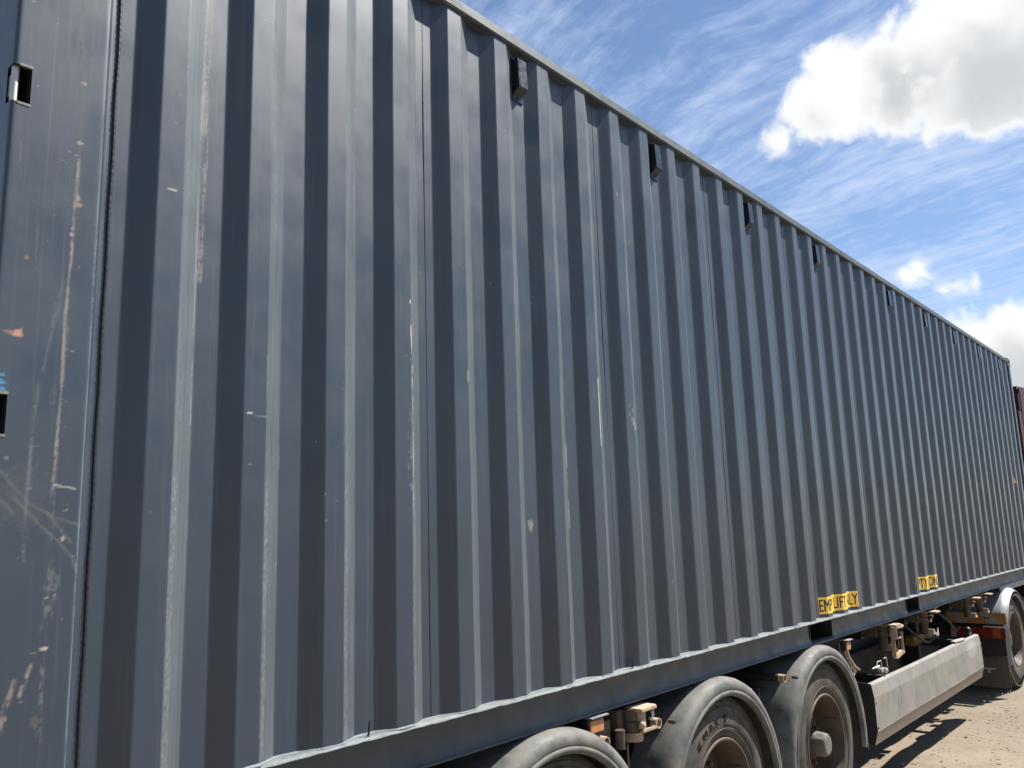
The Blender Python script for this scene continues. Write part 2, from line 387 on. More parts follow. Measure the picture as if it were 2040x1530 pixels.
def arcs(pts):
    p = np.asarray(pts); return np.concatenate([[0], np.cumsum(np.hypot(np.diff(p[:, 0]), np.diff(p[:, 1])))])

# ------------------------------------------------------------------ ground
def build_ground():
    n = 90; mb = MB()
    # fine mesh near the vehicle, wide skirt to the horizon
    xs = np.concatenate([[-1500, -300, -60, -20], np.linspace(-6, 16, 150), [24, 60, 300, 1500]])
    ys = np.concatenate([[-1500, -300, -60, -14], np.linspace(-4, 4, 70), [14, 60, 300, 1500]])
    X, Y = np.meshgrid(xs, ys)
    H = (fnoise(X * 1.1, Y * 1.1, 3) - .5) * .06 + (fnoise(X * 4, Y * 4, 9) - .5) * .022
    near = smooth(17.5, 14, np.abs(X - 5)) * smooth(7, 4.2, np.abs(Y))
    H = H * near - .012
    V = np.stack([X, Y, H - ZO], -1).reshape(-1, 3); k = len(xs)
    mb.v = [tuple(p) for p in V]
    mb.f = [(j * k + i, j * k + i + 1, (j + 1) * k + i + 1, (j + 1) * k + i) for j in range(len(ys) - 1) for i in range(k - 1)]
    o = part('ground', mb, 'dirt', None, angle=180); o['kind'] = 'structure'
    o['label'] = 'dry tan dirt yard with loose stones'
    # loose stones, too many to count
    pb = MB()
    for i in range(4200):
        x = random.uniform(4.5, 12.5); y = random.uniform(-1.6, 1.2)
        r = random.choice([.003, .004, .005, .006, .008, .011]) * random.uniform(.7, 1.3) * (1.9 if random.random() < .03 else 1)
        vs = []
        for (a, b, c) in ((1, 0, 0), (-1, 0, 0), (0, 1, 0), (0, -1, 0), (0, 0, 1), (0, 0, -1), (.7, .7, .3), (-.7, .6, .4)):
            vs.append((x + a * r * random.uniform(.7, 1.4), y + b * r * random.uniform(.7, 1.4), -ZO + .001 + r * .3 + c * r * random.uniform(.3, .5)))
        pb.add(vs, [(0, 6, 4), (6, 2, 4), (2, 7, 4), (7, 1, 4), (1, 3, 4), (3, 0, 4), (0, 2, 6), (2, 1, 7), (0, 3, 5), (3, 1, 5), (1, 2, 5), (2, 0, 5)])
    o = part('loose_stones', pb, 'pebble', None, smooth=False); o['kind'] = 'stuff'; o['label'] = 'small loose stones scattered over the dirt'; o['category'] = 'stones'
build_ground()

# ================================================================== CONTAINER
CON = thing('shipping_container', (5.66, 1.21, ZO - .15), 'long dark grey corrugated steel shipping container riding on the trailer', 'container')
P_, D_, S_ = .278, .0336, .0665
OFF = (.005, 0, .001, .002)
def XK(k): return P_ * k + OFF[k % 4]
OUTW = .072; NK = 42; YR = -.008; X_REAR = -.36; X_FRONT = 11.69; ZT = 2.672; ZTB = 2.623
def inner_mid(k):        # middle of the recessed face before rib k
    return (XK(k - 1) + OUTW + S_ + XK(k) - S_) / 2 if k else -.104
def rib_pts(k):          # sharp corner points of rib k
    x = XK(k); return [(x - S_, D_), (x, 0), (x + OUTW, 0), (x + OUTW + S_, D_)]

def wall_wear_light(k0, k1, arc_of):
    def fn(w):
        near = k0 < 9
        for k in range(k0, k1):
            r = random.Random(100 + k)
            so = arc_of(XK(k) + OUTW); si = arc_of(XK(k) + OUTW + S_); sl = arc_of(XK(k)); sd = arc_of(XK(k) - S_)
            for j in range(9 if near else 4):       # scuffs along the two corners that catch things
                z0 = r.uniform(.0, 2.3); L = r.uniform(.05, .5)
                s0 = r.choice([so, so, si]) + r.uniform(-.003, .004)
                w.line([(s0, z0), (s0 + r.uniform(-.002, .002), z0 + L)], r.uniform(.002, .006), r.choice([PALE, BEIGE, TEAL, PALE]), r.uniform(.12, .34), .58, 90, 9, k * 31 + j)
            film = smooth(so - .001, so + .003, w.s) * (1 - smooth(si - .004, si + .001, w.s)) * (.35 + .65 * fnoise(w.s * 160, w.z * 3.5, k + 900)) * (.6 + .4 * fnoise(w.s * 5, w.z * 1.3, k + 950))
            w.put(film * .8, (.098, .114, .110))     # dust film, also painted paler to brighten the sun-facing slopes
            for j in range(3):                       # speckled worn film on the sun side slope
                z0 = r.uniform(0, 2.0); w.line([(so + .012 + r.uniform(0, .02), z0), (so + .014, z0 + r.uniform(.2, .7))], .016, TEAL, .35, .56, 230, 120, k * 17 + j)
            for j in range(5 if near else 2):        # small dings
                s0 = r.uniform(sl, sl + .3); z0 = r.uniform(.05, 2.5)
                w.spot(s0, z0, r.uniform(.0015, .004), r.uniform(.002, .006), r.choice([PALE, WHITE, BEIGE, RUST]), .8, k * 13 + j)
            for j in range(3 if near else 0):        # thin slanting scratches on the outer face
                s0 = r.uniform(sl, so - .02); z0 = r.uniform(.2, 2.4)
                w.line([(s0, z0), (s0 + r.uniform(.015, .05), z0 - r.uniform(-.01, .02))], .0016, PALE, .5, .35, 60, 60, k * 7 + j)
        if k0 == 0:
            a = arc_of
            w.line([(a(.136), .9), (a(.137), 1.4), (a(.141), 2.3)], .004, BEIGE, .5, .48, 80, 8, 71)
            w.line([(a(.144), 1.75), (a(.150), 2.5)], .026, (.16, .155, .135), .6, .50, 120, 5, 72)
            w.line([(a(.15), 1.3), (a(.155), 1.8)], .012, BEIGE, .5, .52, 150, 10, 73)
            w.line([(a(.015), 1.533), (a(.057), 1.529)], .003, WHITE, .8, .25, 60, 60, 74)
            w.spot(a(.297), .944, .012, .004, WHITE, .9, 75); w.spot(a(.305), .940, .006, .003, RUST, .9, 76)
            w.line([(a(.906), 1.39), (a(.906), 1.38)], .004, (.6, .42, .2), 1, .1, 60, 60, 77)
            w.line([(a(.908), 1.30), (a(.912), 1.20)], .004, (.62, .40, .30), 1, .35, 90, 30, 78)
            w.line([(a(.914), 1.16), (a(.913), 1.08)], .005, (.40, .42, .22), .9, .4, 90, 40, 79)
            w.line([(a(.918), 1.05), (a(.922), .55)], .010, (.22, .25, .24), .7, .5, 150, 14, 80)
            w.line([(a(.898), 1.0), (a(.9), .75)], .018, PALE, .5, .57, 160, 60, 81)
            for i, kk in enumerate((0, 1, 2, 3)):
                w.line([(a(XK(kk) + OUTW + .012), 0.02), (a(XK(kk) + OUTW + .012), .75)], .018, (.15, .17, .17), .55, .53, 260, 160, 90 + i)
        if k0 == 4:
            a = arc_of
            w.spot(a(XK(4) + OUTW), 1.16, .010, .03, PALE, .6, 51)
            w.line([(a(XK(6) + OUTW + S_), .95), (a(XK(6) + OUTW + S_ + .004), .6)], .006, BEIGE, .8, .45, 90, 12, 53)
            w.line([(a(XK(7) + OUTW), 1.25), (a(XK(7) + OUTW), .95)], .006, (.5, .47, .40), .9, .35, 90, 20, 54)
            w.spot(a(XK(5) + OUTW + S_ + .03), .62, .02, .03, BEIGE, .5, 56)
        if k0 == 8:
            a = arc_of
            for j in range(7): w.spot(a(XK(8) + OUTW) - .01 * j % .03, 1.05 + .022 * j, .012, .006, WHITE, .5, 60 + j)
    return fn

def build_side_wall():
    seams = [0] + list(range(4, NK, 4)) + [NK]
    for a, b in zip(seams[:-1], seams[1:]):
        xs = inner_mid(a) if a else -.104
        xe = inner_mid(b) if b < NK else 11.575
        pts = [(xs + .001, D_)]
        for k in range(a, b): pts += rib_pts(k)
        pts.append((xe - .001, D_))
        near = a < 8; mid = a < 16
        pf = fillet(pts, .0032, 4 if near else 2)
        pf = resample(pf, .0045 if near else (.012 if mid else .03))
        arc = arcs(pf); xa = np.array([p[0] for p in pf])
        arc_of = lambda x, xa=xa, arc=arc: float(np.interp(x, xa, arc))
        dz = .0065 if near else (.02 if mid else .05)
        zs = np.linspace(-.003, 2.632, int(2.635 / dz))
        grid_part('side_panel', pf, arc, zs, 'container_paint', CON, wall_wear_light(a, b, arc_of))
        if a:   # dark seam where two sheets are welded
            mb = MB(); x = inner_mid(a)
            n = 60
            for i in range(n):
                z0 = -.002 + 2.63 * i / n; z1 = -.002 + 2.63 * (i + 1) / n
                j0 = (vnoise(i * .7, 3.3, a) - .5) * .0012; j1 = (vnoise((i + 1) * .7, 3.3, a) - .5) * .0012
                w0 = .0014 + .0006 * vnoise(i * .9, 8, a)
                mb.add([(x - w0 + j0, D_ - .0009, z0), (x + w0 + j0, D_ - .0009, z0), (x + w0 + j1, D_ - .0009, z1), (x - w0 + j1, D_ - .0009, z1),
                        (x - w0 - .001 + j0, D_ + .001, z0), (x + w0 + .001 + j0, D_ + .001, z0), (x + w0 + .001 + j1, D_ + .001, z1), (x - w0 - .001 + j1, D_ + .001, z1)],
                       [(0, 1, 2, 3), (0, 3, 7, 4), (1, 5, 6, 2)])
            part('weld_seam', mb, 'weld_dark', CON)
    # ropey weld between corner post and first sheet
    mb = MB(); n = 420; pts = []; rs = []
    for i in range(n + 1):
        z = -.0 + 2.62 * i / n; pts.append((-.1035 + .0008 * math.sin(i * .13), D_ + .0005, z)); rs.append(.0042 + .0011 * abs(math.sin(i * 1.05)) + .0006 * random.random())
    mb.tube(pts, rs, 7); part('weld_seam', mb, 'weld_dark', CON, angle=80)
build_side_wall()

def post_wear_light(arc_of):
    a = arc_of
    def fn(w):
        w.gain = .5
        w.line([(a(-.222), 2.0), (a(-.200), 1.744), (a(-.200), 1.53)], .006, DARK, .75, .42, 70, 20, 1)
        w.line([(a(-.212), 1.95), (a(-.230), 1.72)], .0035, DARK, .6, .4, 60, 12, 2); w.line([(a(-.24), 1.95), (a(-.243), 1.5), (a(-.25), 1.3)], .005, DARK, .45, .5, 90, 8, 3)
        w.line([(a(-.30), 2.1), (a(-.302), 1.75)], .008, DARK, .35, .52, 120, 10, 4)
        w.line([(a(-.2), 1.53), (a(-.202), 1.32), (a(-.209), 1.14), (a(-.206), .92), (a(-.211), .80)], .006, BEIGE, .8, .45, 80, 9, 5)
        w.line([(a(-.203), 1.10), (a(-.205), .95), (a(-.206), .80)], .010, (.20, .18, .14), .6, .55, 130, 9, 6)
        w.line([(a(-.222), 1.06), (a(-.224), .92)], .010, PALE, .4, .55, 140, 20, 7)
        w.line([(a(-.222), 1.22), (a(-.236), 1.08), (a(-.256), .96), (a(-.263), .86), (a(-.263), .72)], .009, TEAL, .6, .5, 90, 10, 8)
        w.line([(a(-.262), .86), (a(-.265), .70), (a(-.262), .56)], .007, PALE, .5, .52, 110, 16, 9)
        w.line([(a(-.209), .80), (a(-.212), .60)], .010, PALE, .5, .54, 130, 22, 10)
        w.spot(a(-.318), 1.072, .024, .008, RUST, 1, 11); w.spot(a(-.306), 1.073, .012, .010, (.60, .27, .16), 1.6, 12)
        w.spot(a(-.195), 1.413, .011, .007, RUST, 1, 13); w.spot(a(-.197), 1.431, .008, .007, BEIGE, .9, 14)
        w.spot(a(-.302), 1.255, .006, .008, (.32, .15, .09), .9, 15); w.spot(a(-.2), 1.736, .009, .005, (.35, .17, .10), .9, 16)
        w.spot(a(-.199), 1.575, .010, .006, (.55, .38, .26), 1, 17); w.spot(a(-.203), 1.352, .006, .004, WHITE, .9, 18)
        w.spot(a(-.205), 1.335, .007, .005, WHITE, .8, 19); w.spot(a(-.334), .955, .014, .007, (.05, .27, .55), 1, 20); w.spot(a(-.336), .972, .016, .004, (.05, .30, .58), 1, 21); w.spot(a(-.33), .94, .010, .006, (.05, .27, .55), 1, 22)
        w.line([(a(-.206), .729), (a(-.162), .722)], .0055, (.50, .48, .40), 1, .25, 60, 60, 23)
        w.spot(a(-.31), .787, .008, .006, BEIGE, .8, 24); w.spot(a(-.182), .607, .009, .007, (.45, .36, .28), 1, 25); w.spot(a(-.18), .672, .008, .005, BEIGE, .7, 26)
        for i, p in enumerate(([(-.325, .76), (-.262, .69), (-.207, .657), (-.145, .637)], [(-.29, .70), (-.235, .64), (-.19, .60), (-.16, .565), (-.146, .53)],
                               [(-.22, .665), (-.19, .63), (-.165, .60)], [(-.34, .72), (-.29, .665)])):
            w.line([(a(x), z) for x, z in p], .0068, (.12, .115, .097), .75, .30, 45, 45, 30 + i)
        w.spot(a(-.27), .70, .07, .09, (.10, .10, .09), .3, 36)
        w.spot(a(-.208), .367, .012, .007, (.58, .52, .36), 1, 37); w.line([(a(-.205), .365), (a(-.232), .36)], .003, BEIGE, .8, .3, 60, 60, 38)
        w.line([(a(-.232), .335), (a(-.25), .275)], .010, (.34, .30, .22), .9, .47, 110, 40, 39); w.line([(a(-.262), .305), (a(-.282), .24), (a(-.295), .18)], .013, (.33, .24, .18), .9, .49, 110, 40, 40)
        w.line([(a(-.285), .22), (a(-.30), .10)], .014, (.32, .22, .16), .8, .52, 110, 50, 41)
        w.line([(a(-.208), .345), (a(-.206), .16)], .009, BEIGE, .65, .52, 110, 50, 42); w.spot(a(-.217), .215, .012, .016, (.16, .10, .07), .6, 43)
        w.line([(a(-.203), .56), (a(-.215), .40)], .009, PALE, .6, .5, 120, 30, 44); w.line([(a(-.218), .475), (a(-.192), .482)], .002, WHITE, .8, .3, 60, 60, 45)
        w.line([(a(-.196), .53), (a(-.204), .44)], .022, (.20, .20, .18), .6, .52, 110, 60, 46)
        for j in range(70):
            w.spot(a(random.uniform(-.35, -.15)), random.uniform(.05, 2.5), random.uniform(.001, .003), random.uniform(.001, .004), random.choice([PALE, WHITE, DARK, BEIGE]), .8, 200 + j)
        for j in range(12):
            x = random.uniform(-.34, -.16); z = random.uniform(.1, 2.3)
            w.line([(a(x), z), (a(x + random.uniform(.008, .03)), z - random.uniform(0, .012))], .0018, random.choice([PALE, WHITE, BEIGE]), .7, .3, 60, 60, 300 + j)
        for j in range(16):
            x = random.uniform(-.34, -.16); z = random.uniform(.1, 2.2)
            w.line([(a(x), z), (a(x + random.uniform(-.01, .01)), z + random.uniform(.05, .35))], .004, random.choice([DARK, PALE, TEAL]), .4, .52, 110, 14, 400 + j)
        w.gain = 1.0
        for (p0, p1, wd, am) in (((-.222, 2.02), (-.200, 1.74), .006, .75), ((-.200, 1.74), (-.201, 1.33), .0055, .6), ((-.205, 1.98), (-.226, 1.74), .005, .55), ((-.241, 1.96), (-.246, 1.45), .008, .4), ((-.30, 2.0), (-.305, 1.72), .014, .3), ((-.185, 1.80), (-.172, 1.70), .004, .45), ((-.29, 1.86), (-.288, 1.80), .03, .3), ((-.335, 1.9), (-.338, 1.3), .010, .3)):
            w.line([(a(p0[0]), p0[1]), (a(p1[0]), p1[1])], wd, (.016, .018, .022), am, .42, 90, 16, int(-p0[0] * 9000))
        for (x_, z_, rx, rz) in ((-.20, 1.736, .010, .006), (-.199, 1.575, .012, .006), (-.197, 1.43, .008, .010), (-.195, 1.413, .011, .006), (-.207, .823, .007, .012)):
            w.spot(a(x_), z_, rx * .8, rz * .8, (.27, .16, .10), .7, int(z_ * 1000))
        w.line([(a(-.201), 1.52), (a(-.207), 1.12), (a(-.206), .92), (a(-.211), .72)], .0065, (.19, .17, .125), .8, .46, 110, 18, 555)
        w.line([(a(-.1475), 0), (a(-.1475), 2.6)], .004, (.13, .155, .17), .6, .36, 50, 6, 47)  # painted highlight: pale line in the colour along the post's ridge
    return fn
CUTS = [(.045, .135), (.838, .930), (1.630, 1.724), (2.42, 2.51)]
CUTX = -.320
def build_post():
    pts = fillet([(X_REAR, .080), (X_REAR, YR), (-.143, YR), (-.128, D_), (-.103, D_)], .011, 5)
    pf = resample(pts, .0038); arc = arcs(pf)
    i0 = next(i for i, p in enumerate(pf) if p[1] <= YR + .0005)
    xa = np.array([p[0] for p in pf[i0:]]); aa = arc[i0:]
    arc_of = lambda x: float(np.interp(x, xa, aa))
    zs = [-.15]
    cuts = sorted([c for q in CUTS for c in q]); edges = [-.15] + cuts + [2.60]
    for u, v in zip(edges[:-1], edges[1:]): zs += list(np.linspace(u, v, max(2, int((v - u) / .0045) + 1))[1:])
    zs = np.array(zs)
    def mask(pts_, zs_):
        xm = (pts_[:-1, 0] + pts_[1:, 0]) / 2; ym = (pts_[:-1, 1] + pts_[1:, 1]) / 2; zm = (zs_[:-1] + zs_[1:]) / 2
        inx = (xm < CUTX) & (ym < .030)
        inz = np.zeros(len(zm), bool)
        for u, v in CUTS: inz |= (zm > u) & (zm < v)
        return ~(inz[:, None] & inx[None, :]).ravel()
    post = grid_part('corner_post', pf, arc, zs, 'container_paint', CON, post_wear_light(arc_of), mask, 50)
    # recess walls, thickness lips, hinge knuckle in each cut-out
    for u, v in CUTS:
        mb = MB(); e = .0015
        x0, x1, y0, y1 = X_REAR + .002, CUTX, YR + .001, .075
        mb.add([(x1, y0, u), (x1, y1, u), (x1, y1, v), (x1, y0, v)], [(0, 1, 2, 3)])
        mb.add([(x0, y0, u), (x1, y0, u), (x1, y1, u), (x0, y1, u)], [(0, 1, 2, 3)])
        mb.add([(x0, y0, v), (x1, y0, v), (x1, y1, v), (x0, y1, v)], [(3, 2, 1, 0)])
        mb.add([(x0, y1, u), (x1, y1, u), (x1, y1, v), (x0, y1, v)], [(3, 2, 1, 0)])
        part('hinge_recess', mb, 'gasket', post, smooth=False)
        mb = MB().cyl((-.349, .012, u - .004), .0085, v - u + .008, 'z', 16)
        mb.box(-.356, -.345, .018, .07, u + .02, v - .02)
        part('hinge_pin', mb, 'zinc', post)
        for (z0, z1) in ((u - .006, u + .0015), (v - .0015, v + .006)):
            part('recess_lip', MB().box(X_REAR + .012, CUTX + .003, YR - .0012, YR + .006, z0, z1), 'casting', post, bevel=.001)
build_post()

def build_rails():
    # bottom side rail: channel open to the outside; top flange edge left ragged by weld and dirt
    y = YR
    prof = [(.074, -.003), (.074, -.152), (.050, -.152), (.046, -.148), (.047, -.144), (.051, -.140), (.057, -.132), (.061, -.120), (.064, -.106), (.065, -.09), (.065, -.022), (.062, -.011), (.054, -.0065), (y + .002, -.006), (y + .002, -.003)]
    mb = MB()
    rail_x = [(-.18, 4.28), (4.645, 6.285), (6.62, 11.52)]
    for (a, b) in rail_x: mb.prism(prof, 'x', a, b)
    rail = part('bottom_side_rail', mb, 'container_rail', CON, angle=25)
    # rail carries on over and under the two fork pockets
    for (a, b) in ((4.28, 4.645), (6.285, 6.62)):
        mb = MB()
        mb.prism([(.074, -.003), (.074, -.014), (.054, -.012), (y + .002, -.008), (y + .002, -.003)], 'x', a + .0005, b - .0005)
        part('fork_pocket_head', mb, 'container_rail', rail); mb = MB()
        mb.prism([(.074, -.130), (.074, -.152), (.048, -.152), (.047, -.146), (.051, -.140)], 'x', a + .0005, b - .0005)
        part('fork_pocket_sill', mb, 'container_rail', rail)
    for (a, b) in ((4.28, 4.645), (6.285, 6.62)):
        mb = MB()
        for (x0, x1, z0, z1) in ((a - .006, a, -.128, -.008), (b, b + .006, -.128, -.008)):
            mb.box(x0 - .001, x1 + .001, .060, 2.39, z0, z1)
        mb.box(a, b, .075, 2.39, -.018, -.012); mb.box(a, b, .075, 2.39, -.138, -.132)
        part('fork_pocket', mb, 'chassis_black', rail)
    # dusty top flange: uneven strip along the outer edge
    mb = MB(); n = 1500; x0, x1 = -.18, 11.52
    for i in range(n + 1):
        x = x0 + (x1 - x0) * i / n
        e = .0025 * (vnoise(x * 35, 1.5, 4) - .5) + .002 * (vnoise(x * 9, 7.5, 5) - .5)
        h = .0015 + .002 * max(0, vnoise(x * 22, 2.2, 6) - .45) + .001 * vnoise(x * 90, 1, 8)
        mb.v += [(x, YR - .001 + e, -.004 - .003 * vnoise(x * 30, 4, 9)), (x, YR + .002 + e, h * .6), (x, .010, h + .001), (x, .073, .0035)]
        if i: 
            o = (i - 1) * 4
            mb.f += [(o + k, o + k + 4, o + k + 5, o + k + 1) for k in range(3)]
    part('rail_flange', mb, 'flange_dusty', rail, angle=70)
    # sealant bead following the foot of the corrugations
    pts = [(-.104, D_)]
    for k in range(NK): pts += rib_pts(k)
    pts.append((11.57, D_)); pf = resample(fillet(pts, .0032, 2), .012)
    mb = MB(); rs = []; pp = []
    for i, (x, yy) in enumerate(pf):
        q = vnoise(x * 28, 5, 21); l = max(0, vnoise(x * 9, 9, 22) - .62) * .022
        rs.append(.003 + .0022 * q + .4 * l * (1 if x < 5 else .5)); pp.append((x, yy - .002, .002))
    mb.tube(pp, rs, 6); part('sealant_bead', mb, 'flange_dusty', CON, angle=80)
    # top side rail
    mb = MB().prism([(YR, ZTB), (.052, ZTB), (.052, ZT), (YR, ZT)], 'x', -.18, 11.52)
    tr = part('top_side_rail', mb, 'top_rail_paint', CON, bevel=.006, segs=3)
    mb = MB().box(.9085, .9105, YR - .0006, YR + .002, ZTB + .004, ZT - .004); part('rail_joint', mb, 'weld_dark', tr)
    # seam weld under the top rail: follows the heads of the corrugations
    mb = MB().tube([(x, yy - .002, ZTB - .001) for x, yy in pf[::2]], .0035, 5); part('weld_seam', mb, 'container_rail', CON, angle=80)
    # far side rails
    mb = MB().box(-.18, 11.52, 2.37, 2.43, ZTB, ZT); part('top_side_rail', mb, 'container_rail', CON, bevel=.005)
    mb = MB().box(-.18, 11.52, 2.38, 2.43, -.142, -.003); part('bottom_side_rail', mb, 'container_rail', CON, bevel=.004)
build_rails()

def corner_fitting(x0, x1, y0, y1, z0, z1):
    o = part('corner_fitting', MB().box(x0, x1, y0, y1, z0, z1), 'casting', CON, bevel=.008, segs=3)
    mb = MB(); cx, cz = (x0 + x1) / 2, (z0 + z1) / 2; ys = y0 - .0008 if y0 < 1 else y1 + .0008
    pts = []
    for k in range(20):
        a = 2 * math.pi * k / 20; pts.append((cx + .035 * math.cos(a) + (.012 if math.cos(a) > 0 else -.012), cz + .028 * math.sin(a)))
    mb.prism(pts, 'y', min(ys, ys + .01), max(ys, ys + .01)); part('fitting_hole', mb, 'hole_black', o)
    xs = x0 - .0008 if x0 < 1 else x1 + .0008
    cy = (y0 + y1) / 2; pts = [(cy + .026 * math.cos(2 * math.pi * k / 20), cz + .030 * math.sin(2 * math.pi * k / 20)) for k in range(20)]
    mb = MB().prism(pts, 'x', min(xs, xs + .01), max(xs, xs + .01)); part('fitting_hole', mb, 'hole_black', o)
    zs_ = z1 + .0008 if z0 > 1 else z0 - .0008
    pts = [(cx + .045 * math.cos(2 * math.pi * k / 20), cy + .028 * math.sin(2 * math.pi * k / 20)) for k in range(20)]
    mb = MB().prism(pts, 'z', min(zs_, zs_ + (.01 if z0 < 1 else -.01)), max(zs_, zs_ + (.01 if z0 < 1 else -.01))); part('fitting_hole', mb, 'hole_black', o)
def build_frame():
    for (x0, x1) in ((X_REAR - .004, X_REAR + .174), (X_FRONT - .174, X_FRONT + .004)):
        for (y0, y1) in ((YR - .006, .150), (2.28, 2.436)):
            corner_fitting(x0, x1, y0, y1, -.155, -.037); corner_fitting(x0, x1, y0, y1, ZT - .098, ZT + .014)
    # front right post: step and edge, far left post, front left post
    pts = fillet([(11.57, D_), (11.578, D_), (11.592, YR), (11.685, YR), (11.685, .14)], .008, 4)
    grid_part('corner_post', pts, arcs(pts), np.linspace(-.04, 2.58, 40), 'container_paint', CON)
    part('corner_post', MB().box(X_REAR + .003, X_REAR + .16, 2.30, 2.43, -.04, 2.58), 'container_plain', CON, bevel=.008)
    part('corner_post', MB().box(X_FRONT - .14, X_FRONT - .003, 2.30, 2.43, -.04, 2.58), 'container_plain', CON, bevel=.008)
    # end frames
    part('end_sill', MB().box(X_REAR + .004, X_REAR + .12, .151, 2.279, -.145, -.02), 'container_rail', CON, bevel=.005)
    part('end_header', MB().box(X_REAR + .004, X_REAR + .10, .151, 2.279, 2.585, 2.68), 'container_rail', CON, bevel=.005)
    part('end_sill', MB().box(X_FRONT - .10, X_FRONT - .004, .151, 2.279, -.145, -.02), 'container_rail', CON, bevel=.005)
    part('end_header', MB().box(X_FRONT - .08, X_FRONT - .004, .151, 2.279, 2.585, 2.68), 'container_rail', CON, bevel=.005)
    # front wall, far side wall, roof, floor
    def corr(axis, a, b, base, depth, z0, z1, sgn):
        xs = []; x = a
        while x < b:
            for (dx, dd) in ((0, 0), (.10, 0), (.14, depth), (.24, depth)): xs.append((min(x + dx, b), base + sgn * dd))
            x += .28
        mb = MB(); n = len(xs)
        for (u, w) in xs:
            mb.v += [(u, w, z0), (u, w, z1)] if axis == 'x' else [(w, u, z0), (w, u, z1)]
        mb.f = [(2 * i, 2 * i + 2, 2 * i + 3, 2 * i + 1) for i in range(n - 1)]
        return mb
    part('front_wall', corr('y', .14, 2.30, X_FRONT - .05, .04, -.03, 2.59, 1), 'container_plain', CON, smooth=False)
    part('far_side_wall', corr('x', -.2, 11.56, 2.39, .034, -.003, 2.63, 1), 'container_plain', CON, smooth=False)
    for i in range(11):
        a = -.26 + i * 1.073; mb = MB(); xs = []
        for j in range(6):
            for (dx, dd) in ((0, 0), (.09, 0), (.105, -.018), (.165, -.018)): xs.append((min(a + j * .179 + dx, a + 1.071), 2.664 + dd))
        for (u, w) in xs: mb.v += [(u, .05, w), (u, 2.375, w)]
        mb.f = [(2 * k, 2 * k + 2, 2 * k + 3, 2 * k + 1) for k in range(len(xs) - 1)]
        part('roof_panel', mb, 'container_plain', CON, smooth=False)
    part('floor', MB().box(-.2, 11.55, .078, 2.38, -.03, -.005), 'brown_steel', CON)
    for i in range(28):
        x = .05 + i * .41
        if 4.2 < x < 4.72 or 6.2 < x < 6.7: continue
        part('floor_beam', MB().box(x, x + .045, .076, 2.378, -.125, -.031), 'chassis_black', CON)
    # doors with gaskets, hinges, locking bars
    for s, (y0, y1) in enumerate(((.085, 1.208), (1.222, 2.345))):
        d = part('door', MB().box(X_REAR + .012, X_REAR + .058, y0, y1, -.02, 2.585), 'container_plain', CON, bevel=.004)
        g = MB()
        for (a, b, c, e) in ((y0 - .016, y0, -.03, 2.59), (y1, y1 + .007, -.03, 2.59)): g.box(X_REAR + .015, X_REAR + .05, a, b, c, e)
        part('gasket', g, 'gasket', d)
        for f in (.28, .72):
            yy = y0 + (y1 - y0) * f
            part('locking_bar', MB().cyl((X_REAR - .012, yy, -.06), .017, 2.72, 'z', 14), 'zinc', d)
            h = MB().box(X_REAR - .035, X_REAR - .02, yy - .02, yy + .36, .95, .985); part('bar_handle', h, 'zinc', d, bevel=.004)
        for (u, v) in CUTS:
            h = MB()
            yh = y0 if s == 0 else y1
            h.box(X_REAR - .004, X_REAR + .011, min(yh, yh + (.12 if s == 0 else -.12)), max(yh, yh + (.12 if s == 0 else -.12)), u + .015, v - .015)
            part('hinge_blade', h, 'container_plain', d, bevel=.003)
build_frame()

def build_vents():
    for i, k in enumerate((6, 10, 14, 18, 24, 28, 32, 36, 40)):
        x = inner_mid(k); z = 2.50; r = random.Random(i)
        y0 = D_ - .0005
        p = part('vent', MB().box(x - .033, x + .033, y0 - .004, y0, z - .100, z + .096), 'vent_plastic', CON, bevel=.0012)
        c = MB().prism([(y0 - .0035, z + .086), (y0 - .032, z + .086), (y0 - .038, z - .046), (y0 - .0035, z - .072)], 'x', x - .029, x + .029)
        part('vent_cover', c, 'vent_plastic', p, bevel=.001, segs=1, smooth=False)
        s = MB().cyl((x - .004, y0 - .010, z - .083), .004, .007, 'y', 10); s.tube([(x - .004, y0 - .009, z - .083), (x - .006, y0 - .012, z - .092)], .002, 6)
        part('screw', s, 'vent_plastic', p)
        t = MB().box(x - .020, x - .010, y0 - .012, y0 - .003, z + .088, z + .094); part('clip', t, 'vent_plastic', p, bevel=.001)
build_vents()

